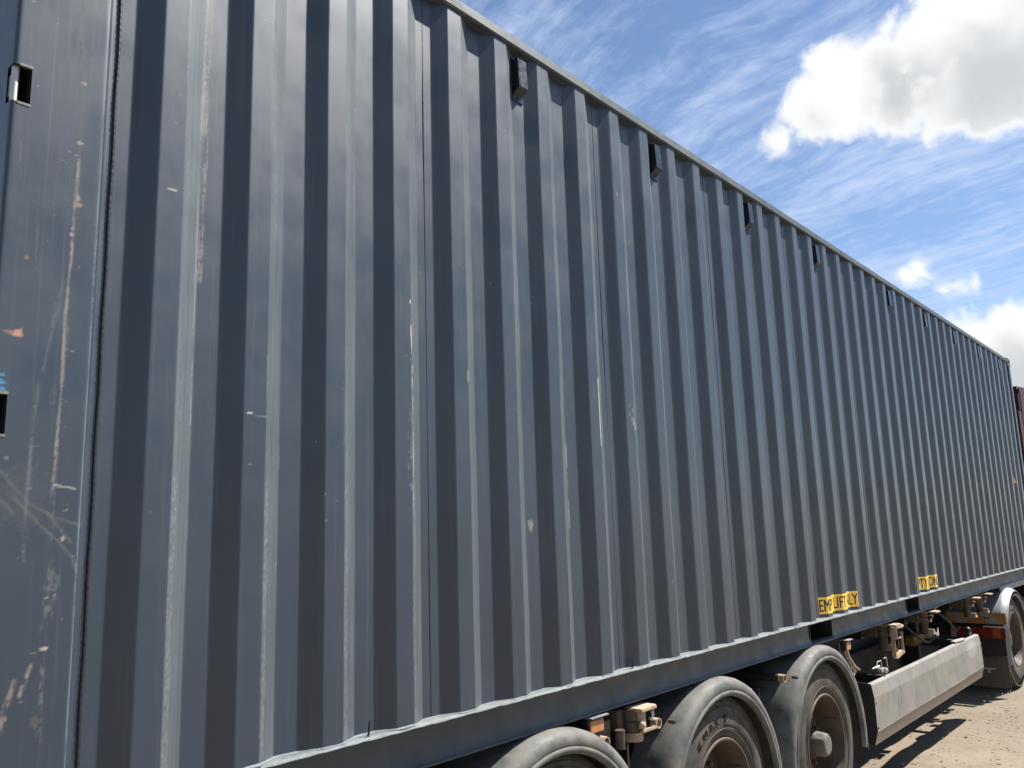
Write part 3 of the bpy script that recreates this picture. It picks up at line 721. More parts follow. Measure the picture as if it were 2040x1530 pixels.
def text_mesh(txt, size):
    cu = bpy.data.curves.new('txt', 'FONT'); cu.body = txt; cu.size = size; cu.resolution_u = 3; cu.fill_mode = 'FRONT'
    ob = bpy.data.objects.new('txt', cu); col.objects.link(ob)
    dg = bpy.context.evaluated_depsgraph_get(); dg.update()
    me = bpy.data.meshes.new_from_object(ob.evaluated_get(dg))
    bpy.data.objects.remove(ob); bpy.data.curves.remove(cu)
    bm = bmesh.new(); bm.from_mesh(me); bpy.data.meshes.remove(me)
    return bm
def build_stickers():
    for (xs, xe, words, phase) in ((XK(16) - S_ - .002, XK(18) + .006, 'EMPTY LIFT ONLY', .006), (XK(23) + OUTW + .004, XK(25) + OUTW + .058, 'EMPTY LIFT ONLY', .012)):
        pts = [(XK(14), 0)]
        pts = []
        for k in range(14, 28): pts += rib_pts(k)
        pf = fillet(pts, .0032, 3); arc = arcs(pf); xa = np.array([p[0] for p in pf]); ya = np.array([p[1] for p in pf])
        s0, s1 = float(np.interp(xs, xa, arc)), float(np.interp(xe, xa, arc))
        nrm = np.gradient(np.array(pf), axis=0); nrm = np.stack([nrm[:, 1], -nrm[:, 0]], 1); nrm /= np.linalg.norm(nrm, axis=1)[:, None]
        def P(s, z, d):
            x = np.interp(s, arc, xa); y = np.interp(s, arc, ya); nx = np.interp(s, arc, nrm[:, 0]); ny = np.interp(s, arc, nrm[:, 1])
            return (float(x + nx * d), float(y + ny * d), z)
        z0, z1 = .028, .131
        ss = sorted([s0, s1] + [a for a in arc if s0 < a < s1]); mb = MB()
        for s in ss: mb.v += [P(s, z0, .0012), P(s, z1, .0012)]
        mb.f = [(2 * i, 2 * i + 2, 2 * i + 3, 2 * i + 1) for i in range(len(ss) - 1)]
        st = part('sticker', mb, 'sticker_yellow', CON, angle=70)
        bm = text_mesh(words, .1)
        us = [v.co.x for v in bm.verts]; w = max(us) - min(us); u0 = min(us); h = max(v.co.y for v in bm.verts)
        kx = (s1 - s0 - 2 * phase) / w; kz = .074 / h
        for v in bm.verts: v.co = Vector((s0 + phase + (v.co.x - u0) * kx, z0 + .0145 + v.co.y * kz, 0))
        for a in ss[1:-1]:
            bmesh.ops.bisect_plane(bm, geom=bm.verts[:] + bm.edges[:] + bm.faces[:], plane_co=(a, 0, 0), plane_no=(1, 0, 0))
        bm.verts.index_update(); mb = MB()
        # heavier strokes: the letters are doubled with a small sideways offset
        for k_, dx in enumerate((-.0016, 0, .0016)):
            mb.add([P(v.co.x + dx, v.co.y, .0019 + .0001 * k_) for v in bm.verts], [tuple(v.index for v in f.verts) for f in bm.faces])
        bm.free()
        part('lettering', mb, 'sticker_black', st, smooth=False)
    # small triangular sticker near the far end
    x = XK(40); mb = MB()
    mb.add([(x - S_ * .95, D_ * .95 - .0015, 1.02), (x - S_ * .05, D_ * .05 - .0015, 1.02), (x - S_ * .95, D_ * .95 - .0015, 1.13)], [(0, 1, 2)])
    part('sticker', mb, 'sticker_tan', CON, smooth=False)
    # lashing hooks standing on the bottom flange
    for x in (.728, 2.178):
        mb = MB().tube([(x, .006, .001), (x - .006, .004, .004), (x - .002, .004, .010), (x, .004, .022), (x + .002, .004, .040), (x + .0035, .005, .046)], .0035 if x < 1 else .003, 8)
        mb.tube([(x - .014, .004, .003), (x, .004, .003)], .003, 6)
        part('lashing_hook', mb, 'weld_dark', CON)
build_stickers()

# ================================================================== TRAILER
TRL = thing('container_trailer', (4.6, 1.21, 0), 'dusty black skeletal trailer with grey mudguards carrying the container', 'trailer')
AX = (1.625, 2.958, 4.288); AZ = -.728; WY = .018      # axle positions, wheel centre height, outer sidewall plane
def tyre_profile(R, w, rim):
    return [(.018, rim), (.004, rim + .012), (0, rim + .03), (-.006, rim + .075), (-.004, rim + .12), (.004, R - .075), (.012, R - .046), (.022, R - .024), (.036, R - .010),
            (.058, R - .003), (w * .5, R), (w - .058, R - .003), (w - .036, R - .01), (w - .014, R - .04), (w + .004, rim + .12), (w, rim + .03), (w - .02, rim)]
def build_wheel(parent, name='wheel'):
    """wheel about its own centre; outer side faces -y; returned object sits at the axle"""
    hub = MB().lathe([(.045, .0), (.045, .062), (.07, .078), (.12, .085), (.145, .11), (.15, .22), (.155, .245), (.18, .245), (.18, .0)], (0, 0, 0), 'y', 48)
    w = part(name, hub, 'rim_dusty', parent, local=True)
    nuts = MB()
    for k in range(10):
        a = 2 * math.pi * (k + .5) / 10; nuts.cyl((.168 * math.cos(a), .118, .168 * math.sin(a)), .015, .03, 'y', 6)
    part('wheel_nuts', nuts, 'rim_dusty', w, local=True)['kind'] = 'stuff'
    R = .505
    part('tyre', MB().lathe(tyre_profile(R, .37, .292), (0, 0, 0), 'y', 96), 'rubber_tyre', w, local=True, angle=50)
    rg = MB()
    for (r, y, t) in ((.338, -.0064, .0022), (.442, .0035, .002), (.462, .009, .0025), (.474, .014, .0022)):
        rg.lathe([(y + .002, r - t), (y - .0018, r), (y + .002, r + t)], (0, 0, 0), 'y', 96)
    part('sidewall_rib', rg, 'rubber_tyre', w, local=True)
    gr = MB()
    for y in (.095, .15, .21, .27): gr.lathe([(y - .006, R + .0006), (y + .006, R + .0006)], (0, 0, 0), 'y', 64)
    part('tread_groove', gr, 'hole_black', w, local=True)
    rim = MB().lathe([(.022, .292), (.006, .296), (.000, .292), (.000, .284), (.010, .279), (.03, .272), (.06, .262), (.085, .258), (.15, .254), (.165, .25)], (0, 0, 0), 'y', 72)
    part('rim', rim, 'rim_dusty', w, local=True, angle=50)
    cap = MB().lathe([(.06, .072), (.02, .070), (.002, .066), (-.006, .056), (-.008, .0)], (0, 0, 0), 'y', 10)
    part('hub_cap', cap, 'hub_cap', w, bevel=.004, local=True)
    part('valve', MB().tube([(.22, .10, .10), (.235, .05, .105), (.24, .02, .107)], .004, 6), 'brown_steel', w, local=True)
    return w
w0 = build_wheel(TRL)
base = ROOT_LOC[TRL.name]
def rel(x, y, z): return Vector((x, y, z + ZO)) - base
wheels = [w0]; w0.location = rel(AX[2], WY, AZ)
for x in AX[:2]: wheels.append(copy_tree(w0, TRL, rel(x, WY, AZ)))
for x in AX: copy_tree(w0, TRL, rel(x, 2.42 - WY, AZ), math.pi)
def tyre_letters(w, letters, r0, size, y):
    for ch, ang in letters:
        mb = MB()
        bm = text_mesh(ch, size); bmesh.ops.triangulate(bm, faces=bm.faces[:]); bm.verts.index_update()
        xm = (max(v.co.x for v in bm.verts) + min(v.co.x for v in bm.verts)) / 2
        for d in (-.0022, 0.0, .0022):
            vs = []
            for v in bm.verts:
                a = R_(ang) - (v.co.x - xm + d) * 1.2 / r0; r = r0 + v.co.y
                vs.append((r * math.cos(a), y + (r - r0) * .06 - .0035 - (d + .0022) * .1, r * math.sin(a)))
            mb.add(vs, [tuple(v.index for v in f.verts) for f in bm.faces])
        bm.free()
        part('tyre_letter', mb, 'rubber_letters', w, local=True, smooth=False)
w2 = wheels[2]
tyre_letters(w2, (('K', 127), ('M', 117), ('A', 107), ('X', 98.5), ('T', 85)), .366, .050, -.0058)
fr = MB()   # raised label frame on the same sidewall
def arc_pts(r, a, b, n, y): return [(r * math.cos(R_(a + (b - a) * i / n)), y, r * math.sin(R_(a + (b - a) * i / n))) for i in range(n + 1)]
fr.tube([arc_pts(.36, 84, 84, 1, -.0075)[0]] + arc_pts(.405, 74, 30, 14, -.0045), .0016, 5); fr.tube(arc_pts(.36, 84, 26, 14, -.0075) + [arc_pts(.405, 30, 30, 1, -.0045)[0]], .0016, 5)
part('sidewall_label_frame', fr, 'rubber_tyre', w2, local=True)

def fender_profile():
    return [(-.012, .532), (-.024, .534), (-.030, .540), (-.030, .552), (-.024, .556), (-.026, .560), (-.028, .575), (-.024, .592), (-.012, .606), (.012, .616), (.06, .620), (.20, .620), (.37, .612), (.385, .60)]
def build_fender(x, end=True):
    cx, cz = x, AZ - .038; m = []
    pr_ = fender_profile(); n = 64; a0, a1 = R_(-8), R_(196); mb = MB()
    outer = [(t, r) for t, r in pr_]; inner = [(t + .006, r - .005) for t, r in pr_[::-1]]
    ring = outer + inner; q = len(ring)
    for k in range(n + 1):
        a = a0 + (a1 - a0) * k / n
        back = smooth(R_(120), R_(150), a)
        for j, (t, r) in enumerate(ring):
            tt = t
            if t > .3: tt = t + float(.03 * (vnoise(k * .35, 2.0, int(x * 10)) - .5)) - .24 * float(back) * (1 + .12 * math.sin(k * 1.1))
            mb.v.append((cx + r * math.cos(a), WY + tt - .012, cz + r * math.sin(a)))
    for k in range(n):
        for i in range(q):
            mb.f.append((k * q + i, k * q + (i + 1) % q, (k + 1) * q + (i + 1) % q, (k + 1) * q + i))
    mb.f.append(tuple(range(q))); mb.f.append(tuple(range(n * q, n * q + q))[::-1])
    f = part('mudguard', mb, 'fender_plastic', TRL, angle=60)
    return f
fenders = [build_fender(x) for x in AX]
fd = fenders[2]
mb = MB().tube([(AX[2] + .574, WY - .040, AZ - .10), (AX[2] + .570, WY - .038, AZ - .125)], .008, 8); part('edge_tip', mb, 'fender_plastic', fd)
for i, x in enumerate(AX):      # far side guards, plain copies of the outline
    c = fenders[i].copy(); col.objects.link(c); c.scale = (1, -1, 1)
# mounting tubes and pins of the guards
for i, (f, x, z) in enumerate(((0, 1.985, -.262), (1, 2.395, -.262), (2, 3.765, -.268), (1, 3.29, -.262), (0, 1.10, -.262))):
    bolt = x == 3.29
    mb = MB(); r = .0225 if not bolt else .015
    yb = .022 if not bolt else .005
    mb.lathe([(.036, r - .001), (.9, r - .001), (.9, r - .005), (.036, r - .005), (.036, r - .001)], (x, yb, z), 'y', 20)
    mb.tube([(x, .10, z), (x, .11, z)], r - .003, 12)
    part('guard_tube', mb, 'chassis_black', fenders[f])  # near-black: the shade on the tube is put into its colour
    part('tube_end', MB().lathe([(0, r), (.035, r), (.035, r - .005), (0, r - .005), (0, r)], (x, yb, z), 'y', 24), 'dusty_steel', fenders[f])  # same tube, given a paler colour for its sunlit end
for (f, x, z) in ((1, 2.455, -.262), (2, 3.83, -.268)):
    mb = MB().cyl((x, -.022, z), .010, .03, 'y', 8); mb.cyl((x, -.028, z), .006, .01, 'y', 8); part('guard_bolt', mb, 'brown_steel', fenders[f])

def build_chassis():
    for y in (.72, 1.68):
        mb = MB().box(-.1, 11.4, y - .006, y + .006, -.55, -.19); mb.box(-.1, 11.4, y - .07, y + .07, -.19, -.172); mb.box(-.1, 9.0, y - .07, y + .07, -.568, -.55)
        part('chassis_beam', mb, 'chassis_black', TRL)
    for x in (.05, 2.25, 5.80, 6.90, 8.40, 8.93, 11.3):
        part('cross_member', MB().box(x - .05, x + .05, .26, 2.16, -.29, -.176), 'chassis_black', TRL, bevel=.004)
    for x in (1.1, 3.3, 5.1, 7.4): part('cross_member', MB().box(x - .03, x + .03, .726, 1.674, -.50, -.25), 'chassis_black', TRL)
    for x in AX:
        part('axle', MB().cyl((x, .20, AZ), .065, 2.02, 'y', 20), 'chassis_black', TRL)
        for y in (.62, 1.74):
            mb = MB().tube([(x - .45, y, -.58), (x - .2, y, -.70), (x, y, AZ + .09), (x + .2, y, -.69), (x + .34, y, -.62)], .045, 8)
            mb.cyl((x + .36, y, -.60), .12, .06, 'z', 18); mb.lathe([(0, .08), (.02, .125), (.08, .13), (.12, .11), (.16, .13), (.21, .125), (.24, .08)], (x + .36, y, -.80), 'z', 20)
            mb.box(x - .52, x - .38, y - .05, y + .05, -.70, -.568)
            part('suspension_arm', mb, 'chassis_black', TRL)
        mb = MB().cyl((x - .16, .50, AZ + .05), .085, .16, 'y', 16); mb.cyl((x - .16, .44, AZ + .05), .06, .06, 'y', 16)
        part('brake_chamber', mb, 'chassis_black', TRL, bevel=.006)
        part('inner_splash_plate', MB().box(x + .62, x + .635, .10, .62, -.95, -.30), 'chassis_black', TRL)
    # air tanks and boxes that fill the dark space between the beams
    part('air_tank', MB().lathe([(0, 0), (.01, .10), (.05, .14), (.85, .14), (.89, .10), (.9, 0)], (5.3, 1.2, -.42), 'x', 24), 'chassis_black', TRL)
    part('air_tank', MB().lathe([(0, 0), (.01, .10), (.05, .14), (.85, .14), (.89, .10), (.9, 0)], (6.5, 1.2, -.42), 'x', 24), 'chassis_black', TRL)
    part('pallet_box', MB().box(5.16, 8.12, .64, .70, -.88, -.52), 'chassis_black', TRL, bevel=.01)
    part('pallet_box', MB().box(5.16, 8.12, 2.05, 2.36, -.88, -.46), 'chassis_black', TRL, bevel=.01)
    # hoses
    for pts, r in (([(6.95, .35, -.25), (7.15, .25, -.42), (7.5, .25, -.50), (7.95, .3, -.42), (8.25, .45, -.28)], .012),
                   ([(7.9, .3, -.25), (8.1, .22, -.38), (8.4, .25, -.50), (8.8, .3, -.50)], .012),
                   ([(4.95, .45, -.2), (5.05, .35, -.45), (5.3, .35, -.62), (5.8, .5, -.60)], .014)):
        P = [Vector(p) for p in pts]; fine = []
        for a, b, c, d in zip([P[0]] + P[:-2], P[:-1], P[1:], P[2:] + [P[-1]]):
            for k in range(6):
                t = k / 6; fine.append(.5 * ((2 * b) + (c - a) * t + (2 * a - 5 * b + 4 * c - d) * t * t + (3 * b - a - 3 * c + d) * t ** 3))
        part('air_hose', MB().tube(fine + [P[-1]], r, 8), 'cab_black', TRL)
    # landing leg tucked behind the side guard
    part('landing_leg', MB().box(8.0, 8.12, .50, .62, -1.0, -.30), 'chassis_black', TRL, bevel=.01)
    part('yellow_beam', MB().box(7.35, 8.05, .34, .42, -.53, -.45), 'board_yellow', TRL, bevel=.006)
    # grey rail of the raised front section
    mb = MB().prism([(9.72, -.150), (11.5, -.150), (11.5, -.215), (9.80, -.215)], 'y', .06, .12); part('front_rail', mb, 'bolster_grey', TRL, bevel=.004)
    part('front_rail_stop', MB().prism([(9.60, -.148), (9.715, -.148), (9.70, -.20), (9.66, -.20)], 'y', .05, .13), 'cab_black', TRL)
build_chassis()

def twist_lock(x, y, kind):
    z = -.168
    body = MB().cyl((x, y + .035, z - .055), .040, .052, 'z', 20, .040)
    body.lathe([(-.10, .036), (-.098, .040), (-.058, .040), (-.055, .046)], (x, y + .035, z), 'z', 20)
    body.box(x - .085, x - .005, y + .05, y + .16, z - .095, z - .005)
    b = part('twist_lock', body, 'brown_steel', TRL, bevel=.002)
    if kind == 'ring':
        part('lock_plate', MB().prism([(x - .02, y - .035), (x + .10, y - .035), (x + .115, y - .02), (x + .115, y + .055), (x - .02, y + .055)], 'z', z - .014, z), 'dusty_steel', b, bevel=.002)
        part('lock_barrel', MB().cyl((x + .02, y + .01, z - .085), .031, .071, 'z', 20), 'dusty_steel', b)
        part('lock_knob', MB().ball((x - .005, y - .022, z - .068), .016, 14), 'dusty_steel', b)
        mb = MB().tube([(x + .085, y - .025, z - .014), (x + .085, y - .026, z - .045)], .003, 6)
        mb.tube([(x + .065, y - .03, z - .02), (x + .067, y - .03, z - .055), (x + .085, y - .034, z - .060), (x + .088, y - .034, z - .078)], .003, 6)
        part('lock_wire', mb, 'zinc', b)
        part('lock_bar', MB().box(x - .015, x + .095, y - .036, y - .018, z - .098, z - .085), 'dusty_steel', b, bevel=.003)
        part('lock_base', MB().cyl((x + .0, y + .03, z - .135), .044, .035, 'z', 24), 'dusty_steel', b)
        part('lock_lug', MB().cyl((x - .10, y + .03, z - .15), .022, .075, 'z', 16), 'brown_steel', b)
    else:
        part('lock_plate', MB().prism([(x - .07, y - .095), (x + .05, y - .10), (x + .075, y - .075), (x + .06, y + .05), (x - .07, y + .055)], 'z', z - .012, z), 'dusty_steel', b, bevel=.002)
        part('lock_neck', MB().tube([(x, y + .03, z - .10), (x, y + .03, z - .14), (x + .005, y + .025, z - .185)], [.036, .030, .040], 16), 'brown_steel', b)
        part('lock_foot', MB().prism([(x - .03, z - .195), (x + .075, z - .195), (x + .07, z - .183), (x + .03, z - .172), (x + .01, z - .150), (x - .01, z - .150)], 'y', y - .045, y + .05), 'dusty_steel', b, bevel=.003)
        mb = MB().tube([(x + .035, y - .01, z - .045), (x + .06, y - .02, z - .040), (x + .075, y - .025, z - .048), (x + .078, y - .025, z - .062)], .006, 8)
        mb.ball((x + .045, y - .015, z - .078), .011, 10); mb.box(x + .02, x + .06, y - .02, y + .01, z - .094, z - .085)
        part('lock_handle', mb, 'dusty_steel', b)
    return b
twist_lock(2.225, .022, 'ring')
for x in (5.80, 6.90, 8.40, 8.93): twist_lock(x, .085, 'foot')
def small_parts():
    # amber side markers
    for (x0, x1, y, z0, z1) in ((1.90, 1.995, .048, -.218, -.170), (4.80, 4.875, .04, -.240, -.190), (7.02, 7.08, .06, -.20, -.165)):
        h = part('marker_light', MB().box(x0 - .01, x1 + .01, y, y + .03, z0 - .006, z1 + .006), 'cab_black', TRL, bevel=.003)
        part('lens', MB().box(x0, x1, y - .010, y - .0005, z0, z1), 'amber_lens', h, bevel=.003)
        part('hood', MB().box(x0 - .004, x1 + .022, y - .02, y + .03, z1 + .010, z1 + .015), 'bolster_grey', h)
    # dusty bracket below the first marker light
    part('light_bracket', MB().box(1.96, 2.10, .08, .10, -.30, -.20), 'brown_steel', TRL, bevel=.003)
    # ribbed gusset behind the third mudguard
    g = part('gusset', MB().prism([(4.80, -.20), (4.87, -.20), (4.93, -.30), (5.02, -.37), (5.08, -.40), (5.05, -.42), (4.90, -.47), (4.80, -.47)], 'y', .075, .082), 'dusty_steel', TRL)
    for k in range(6):
        x = 4.81 + k * .032; zt = -.215 - k * .033; part('gusset_rib', MB().box(x, x + .008, .066, .0745, -.455 + k * .006, zt), 'brown_steel', g, bevel=.002)
    part('gusset_edge', MB().tube([(4.875, .07, -.20), (4.93, .07, -.30), (5.02, .07, -.37), (5.10, .07, -.405)], .008, 6), 'dusty_steel', g)
    # tall latch frame with a lifting eye beside the second twist lock
    f = part('latch_frame', MB().box(5.735, 5.745, .01, .04, -.405, -.195), 'dusty_steel', TRL, bevel=.002)
    part('latch_post', MB().box(5.90, 5.908, .0, .02, -.395, -.235), 'dusty_steel', f, bevel=.002)
    part('latch_bar', MB().prism([(5.745, -.410), (5.92, -.385), (5.92, -.372), (5.86, -.360), (5.80, -.375), (5.76, -.398)], 'y', .0, .03), 'dusty_steel', f, bevel=.002)
    part('latch_bar', MB().box(5.746, 5.90, .006, .026, -.276, -.268), 'dusty_steel', f)
    part('latch_pin', MB().cyl((5.79, .02, -.266), .018, .075, 'z', 14), 'dusty_steel', f)
    part('latch_pin', MB().cyl((5.84, .02, -.345), .008, .07, 'z', 10), 'brown_steel', f)
    eye = MB(); n = 28
    for (rx, ry, zz) in ((.115, .035, -.182), (.115, .035, -.194), (.05, .014, -.194), (.05, .014, -.182)):
        eye.v += [(5.82 + (0 if rx > .1 else .025) + rx * math.cos(2 * math.pi * k / n), .012 + ry * math.sin(2 * math.pi * k / n), zz) for k in range(n)]
    for j in range(4): eye.f += [(j * n + k, j * n + (k + 1) % n, ((j + 1) % 4) * n + (k + 1) % n, ((j + 1) % 4) * n + k) for k in range(n)]
    part('lifting_eye', eye, 'dusty_steel', f)
small_parts()

def build_guard():
    x0, x1, y = 5.10, 8.21, 0.0
    pts = [(y + .035, -.497), (y + .004, -.500), (y, -.506), (y - .012, -.585), (y - .012, -.800)]
    # front sheet: a grid so its scuffs can be painted; columns along x, rows down the bent profile
    pf = resample(pts, .006); arc = arcs(pf); nx = 420; xs = np.linspace(x0, x1, nx)
    V = np.array([[(x, p[0], p[1]) for x in xs] for p in pf]).reshape(-1, 3)
    X = V[:, 0].copy(); Sx = np.repeat(arc, nx)
    loc = ROOT_LOC[TRL.name]; Vw = V + np.array([-loc[0], -loc[1], ZO - loc[2]]); Vw[:, 1] += (fnoise(X * 1.5, Sx * 3, 5) - .5) * .008
    k = len(pf); i = np.arange(k - 1)[:, None] * nx + np.arange(nx - 1)[None, :]
    F = np.stack([i, i + nx, i + nx + 1, i + 1], -1).reshape(-1, 4)
    me = bpy.data.meshes.new('side_guard'); me.from_pydata(Vw.tolist(), [], F.tolist()); me.validate()
    w = Wear(X, -Sx)
    r = random.Random(5)
    for j in range(60):
        xx = r.uniform(x0, x1); zz = -r.uniform(.02, .33)
        w.line([(xx, zz), (xx + r.uniform(-.02, .02), zz - r.uniform(.02, .10))], r.uniform(.006, .02), r.choice([(.13, .13, .125), (.16, .16, .15), (.33, .31, .27)]), r.uniform(.45, .9), .47, 30, 22, j)
    for j in range(26):
        xx = r.uniform(x0, x1); w.line([(xx, -.035), (xx + r.uniform(-.01, .01), -.035 - r.uniform(.02, .06))], r.uniform(.008, .02), r.choice([(.14, .135, .12), (.34, .31, .26)]), .6, .45, 40, 30, 90 + j)
    for j in range(40):
        xx = r.choice([5.3, 5.45, 5.62, 5.65, 5.95, 6.0, 6.5, 6.55, 7.05, 7.5]) + r.uniform(-.09, .09); zz = -r.uniform(.10, .26)
        w.line([(xx, zz), (xx + r.uniform(-.015, .03), zz - r.uniform(.03, .09))], r.uniform(.008, .028), (.11, .11, .108), r.uniform(.35, .7), .50, 26, 18, 300 + j)
    w.spot(7.86, -.12, .22, .10, (.31, .29, .25), .8, 7)
    w.store(me); finish(me, 'guard_steel', True, 20)
    g = bpy.data.objects.new('side_guard', me); col.objects.link(g); g.parent = TRL
    part('guard_lip', MB().prism([(y - .0125, -.8005), (y - .010, -.806), (y + .012, -.890), (y + .016, -.890), (y - .006, -.8005)], 'x', x0, x1), 'guard_lip', g)
    for (a, b) in ((x0 - .004, x0), (x1, x1 + .004)):
        part('guard_end', MB().prism([(.11, -.49), (y + .002, -.50), (y - .013, -.585), (y - .013, -.80), (y + .013, -.89), (.11, -.89)][::-1], 'x', a, b), 'chassis_black', g)
    part('guard_edge', MB().tube([(x0 - .002, .11, -.488), (x0 - .002, y + .002, -.498)], .004, 6), 'guard_steel', g)
    rv = MB()
    for z in (-.62, -.78): rv.cyl((x0 + .02, y - .0165, z), .006, .006, 'y', 8)
    for z in (-.60, -.76): rv.cyl((x1 - .03, y - .0165, z), .006, .006, 'y', 8)
    part('rivets', rv, 'chassis_black', g)
    part('guard_arm', MB().box(5.5, 5.56, .02, .70, -.56, -.50), 'chassis_black', g); part('guard_arm', MB().box(7.7, 7.76, .02, .70, -.56, -.50), 'chassis_black', g)
    # latch standing on the guard and a flat clip further along
    mb = MB().tube([(5.40, .05, -.42), (5.42, .05, -.395), (5.50, .05, -.395), (5.51, .05, -.45)], .004, 6); mb.tube([(5.50, .03, -.38), (5.56, .03, -.38), (5.57, .03, -.46)], .004, 6)
    mb.box(5.44, 5.53, .03, .06, -.47, -.445); mb.ball((5.50, .025, -.462), .02, 10); mb.tube([(5.33, .06, -.43), (5.45, .05, -.43)], [.003, .010], 6)
    part('guard_latch', mb, 'zinc', g)
    mb = MB().prism([(7.42, .02), (7.55, .0), (7.72, .0), (7.74, .03), (7.60, .06), (7.44, .06)], 'z', -.492, -.480); part('guard_clip', mb, 'zinc', g, bevel=.003)
    mb = MB().ball((8.05, .05, -.445), .03, 12); mb.box(8.0, 8.1, .03, .08, -.49, -.465); part('guard_knob', mb, 'cab_black', g)
build_guard()

# ================================================================== TRACTOR
TRU = thing('tractor_truck', (11.2, 1.21, 0), 'dark red tractor truck coupled under the front end of the container', 'truck')
def build_tractor():
    xc, zc, R = 9.98, -.735, .50
    for y in (.78, 1.64): part('chassis_rail', MB().box(9.2, 14.2, y - .04, y + .04, -.62, -.36), 'chassis_black', TRU)
    part('fifth_wheel', MB().box(9.6, 10.5, .85, 1.57, -.36, -.20), 'chassis_black', TRU, bevel=.02)
    # rear wheels (twin) and front wheels
    def wheel(x, y, flip, twin):
        s = -1 if flip else 1
        hub = MB().lathe([(.06, 0), (.06, .10), (.10, .12), (.16, .13), (.17, .24), (.22, .25), (.22, 0)], (x, y, zc), 'y', 40)
        if flip: hub.v = [(a, 2 * y - b, c) for a, b, c in hub.v]
        w = part('wheel', hub, 'rim_dusty', TRU)
        def m(mb):
            if flip: mb.v = [(a, 2 * y - b, c) for a, b, c in mb.v]
            return mb
        part('tyre', m(MB().lathe(tyre_profile(R - .008, .28, .292), (x, y, zc), 'y', 80)), 'rubber_tyre', w, angle=50)
        if twin: part('tyre', m(MB().lathe([(t + .31, r) for t, r in tyre_profile(R - .008, .28, .292)], (x, y, zc), 'y', 60)), 'rubber_tyre', w, angle=50)
        part('rim', m(MB().lathe([(.022, .292), (.004, .296), (0, .288), (.03, .272), (.10, .262), (.18, .254)], (x, y, zc), 'y', 60)), 'rim_dusty', w)
        tr = MB()
        for k in range(56):
            a = 2 * math.pi * k / 56
            for (y0, y1, sh) in ((.012, .075, 0), (.082, .138, .5), (.145, .20, 0), (.207, .268, .5)):
                aa = a + sh * 2 * math.pi / 56; hw = .40 * 2 * math.pi / 56; vs = []
                for rr in (R - .012, R + .004):
                    for (da, yy) in ((-hw, y0), (hw, y0), (hw, y1), (-hw, y1)):
                        vs.append((x + rr * math.cos(aa + da), y + s * yy, zc + rr * math.sin(aa + da)))
                tr.add(vs, [(4, 5, 6, 7), (0, 1, 5, 4), (1, 2, 6, 5), (2, 3, 7, 6), (3, 0, 4, 7)])
        part('tread_blocks', tr, 'tread_rubber', w, smooth=False)['kind'] = 'stuff'
    wheel(xc, .02, False, True); wheel(xc, 2.40, True, True); wheel(13.6, .02, False, False); wheel(13.6, 2.40, True, False)
    # rear mudguard: faceted arch with a flat tail, over the near wheels, and its mirror
    def guard(y0, y1):
        pr = [(y0, .555), (y0 - .012, .57), (y0 - .012, .60), (y0 + .03, .632), (y0 + .07, .640), (y1, .640)]
        pr = pr if y1 > y0 else [(2 * y0 - t if False else t, r) for t, r in pr]
        mb = MB(); n = 40; a0, a1 = R_(10), R_(192); q = len(pr) * 2; sgn = 1 if y1 > y0 else -1
        base_ = [(y0, .555), (y0 - sgn * .012, .57), (y0 - sgn * .012, .60), (y0 + sgn * .03, .632), (y0 + sgn * .07, .640), (y1, .640)]
        ring = base_ + [(t, r - .006) for t, r in base_[::-1]]
        for k in range(n + 1):
            a = a0 + (a1 - a0) * k / n
            for (t, r) in ring: mb.v.append((xc + r * math.cos(a) * 1.0, t, zc - .08 + r * math.sin(a)))
        for k in range(n):
            for i in range(q): mb.f.append((k * q + i, k * q + (i + 1) % q, (k + 1) * q + (i + 1) % q, (k + 1) * q + i))
        mb.f.append(tuple(range(q))); mb.f.append(tuple(range(n * q, (n + 1) * q))[::-1])
        return part('mudguard', mb, 'truck_fender', TRU, angle=50)
    g = guard(-.012, .62); guard(2.43, 1.80)
    part('guard_overlap', MB().lathe([(.05, .6415), (.61, .6415), (.61, .6445), (.05, .6445), (.05, .6415)], (xc, -.012, zc - .08), 'y', 12, R_(140), R_(190)), 'truck_fender', g)
    part('guard_flap_frame', MB().box(9.30, 9.325, .06, .60, -.83, -.54), 'chassis_black', g)
    fl = part('mud_flap', MB().box(9.315, 9.325, -.005, .60, -1.165, -.845), 'flap_rubber', TRU, bevel=.002)
    mb = MB().box(9.311, 9.3145, .12, .24, -.985, -.965); mb.box(9.311, 9.3145, .17, .20, -1.02, -.986); part('flap_mark', mb, 'guard_lip', fl)
    # chevron board and tail lamp on the rear of the frame
    X = 9.15; y0, y1, z0, z1 = -.068, .50, -.497, -.385
    b = part('reflector_board', MB().box(X, X + .006, y0, y1, z0, z1), 'board_yellow', TRU, bevel=.002)
    mb = MB()
    for s in (.10, .40): mb.prism([(y0 + s - .05, z0 + .002), (y0 + s + .06, z0 + .002), (y0 + s + .16, z1 - .002), (y0 + s + .05, z1 - .002)], 'x', X - .0012, X - .0002)
    part('board_stripe', mb, 'board_grey', b, smooth=False)
    mb = MB()
    for (yy, zz) in ((.10, -.44), (.13, -.44)): mb.cyl((X - .006, yy, zz), .009, .005, 'x', 10)
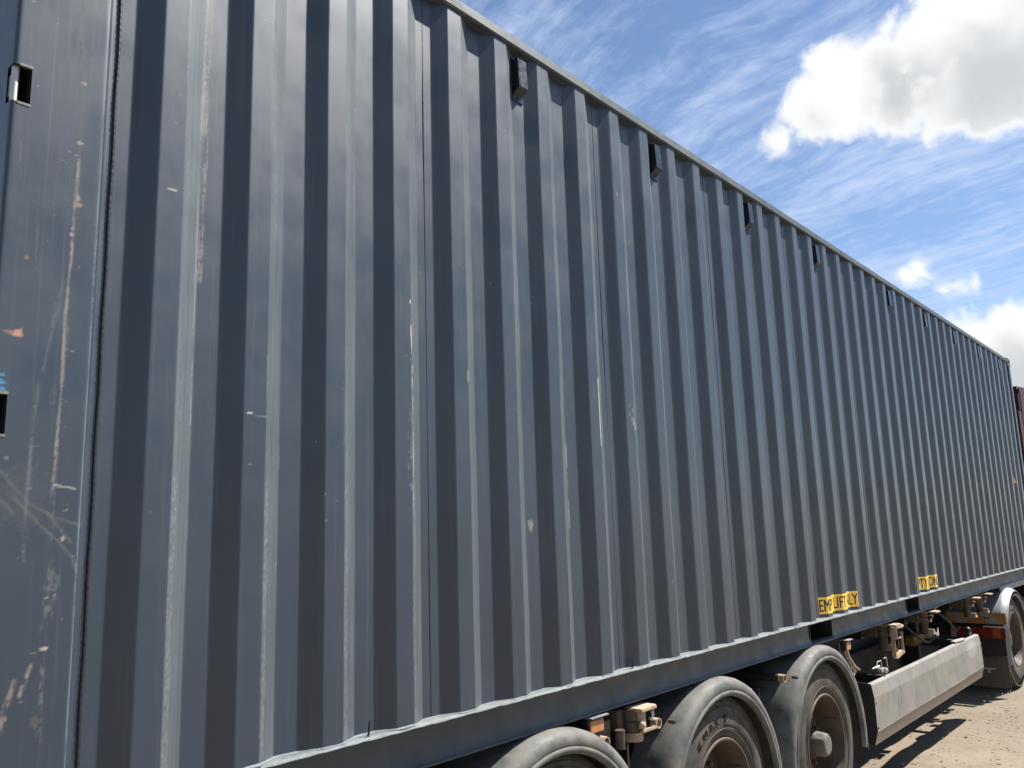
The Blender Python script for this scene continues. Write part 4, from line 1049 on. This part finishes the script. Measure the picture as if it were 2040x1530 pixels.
    part('board_bolt', mb, 'cab_black', b)
    X = 9.17; l = part('tail_lamp', MB().box(X, X + .06, -.045, .48, -.650, -.530), 'cab_black', TRU, bevel=.006)
    for (a, c, m) in ((-.043, -.003, 'lens_red'), (0, .080, 'lens_amber'), (.083, .36, 'lens_red'), (.363, .42, 'lens_red'), (.423, .478, 'lens_white')):
        part('lens', MB().box(X - .014, X - .0005, a, c, -.646, -.534), m, l, bevel=.004)
    part('lamp_edge', MB().box(X - .017, X - .0145, -.047, .085, -.534, -.529), 'lens_white', l)
    part('lamp_box', MB().box(9.24, 9.30, -.02, .62, -.83, -.505), 'chassis_black', TRU)
    # cab
    prof = [(12.02, -.55), (12.02, 2.36), (12.6, 2.40), (13.4, 2.36), (14.0, 1.75), (14.25, .62), (14.28, -.75), (14.0, -.85), (13.0, -.55)]
    c = part('cab', MB().prism(prof[::-1], 'y', -.02, 2.44), 'cab_red', TRU, bevel=.025, segs=3)
    part('side_fairing', MB().box(11.78, 12.015, -.018, .02, -.3, 2.0), 'cab_red', c, bevel=.008)
    part('side_window', MB().prism([(12.95, 1.15), (13.75, 1.15), (13.62, 1.85), (12.95, 1.85)], 'y', -.026, -.0205), 'cab_glass', c)
    part('windscreen', MB().prism([(14.05, 1.76), (14.27, .95), (14.262, .95), (14.035, 1.76)], 'y', .15, 2.27), 'cab_glass', c)
    part('cab_vent', MB().box(12.35, 12.75, -.026, -.0205, 1.55, 1.75), 'cab_black', c)
    part('door_handle', MB().box(12.98, 13.12, -.04, -.021, .95, .985), 'cab_black', c, bevel=.004)
    part('mirror', MB().box(13.78, 13.86, -.26, -.06, 1.2, 1.75), 'cab_black', c, bevel=.02)
    part('bumper', MB().box(13.95, 14.34, -.02, 2.44, -1.0, -.72), 'cab_red', TRU, bevel=.03)
    part('fuel_tank', MB().lathe([(0, 0), (.01, .26), (.04, .29), (1.26, .29), (1.29, .26), (1.3, 0)], (11.3, .30, -.72), 'x', 28), 'zinc', TRU)
build_tractor()
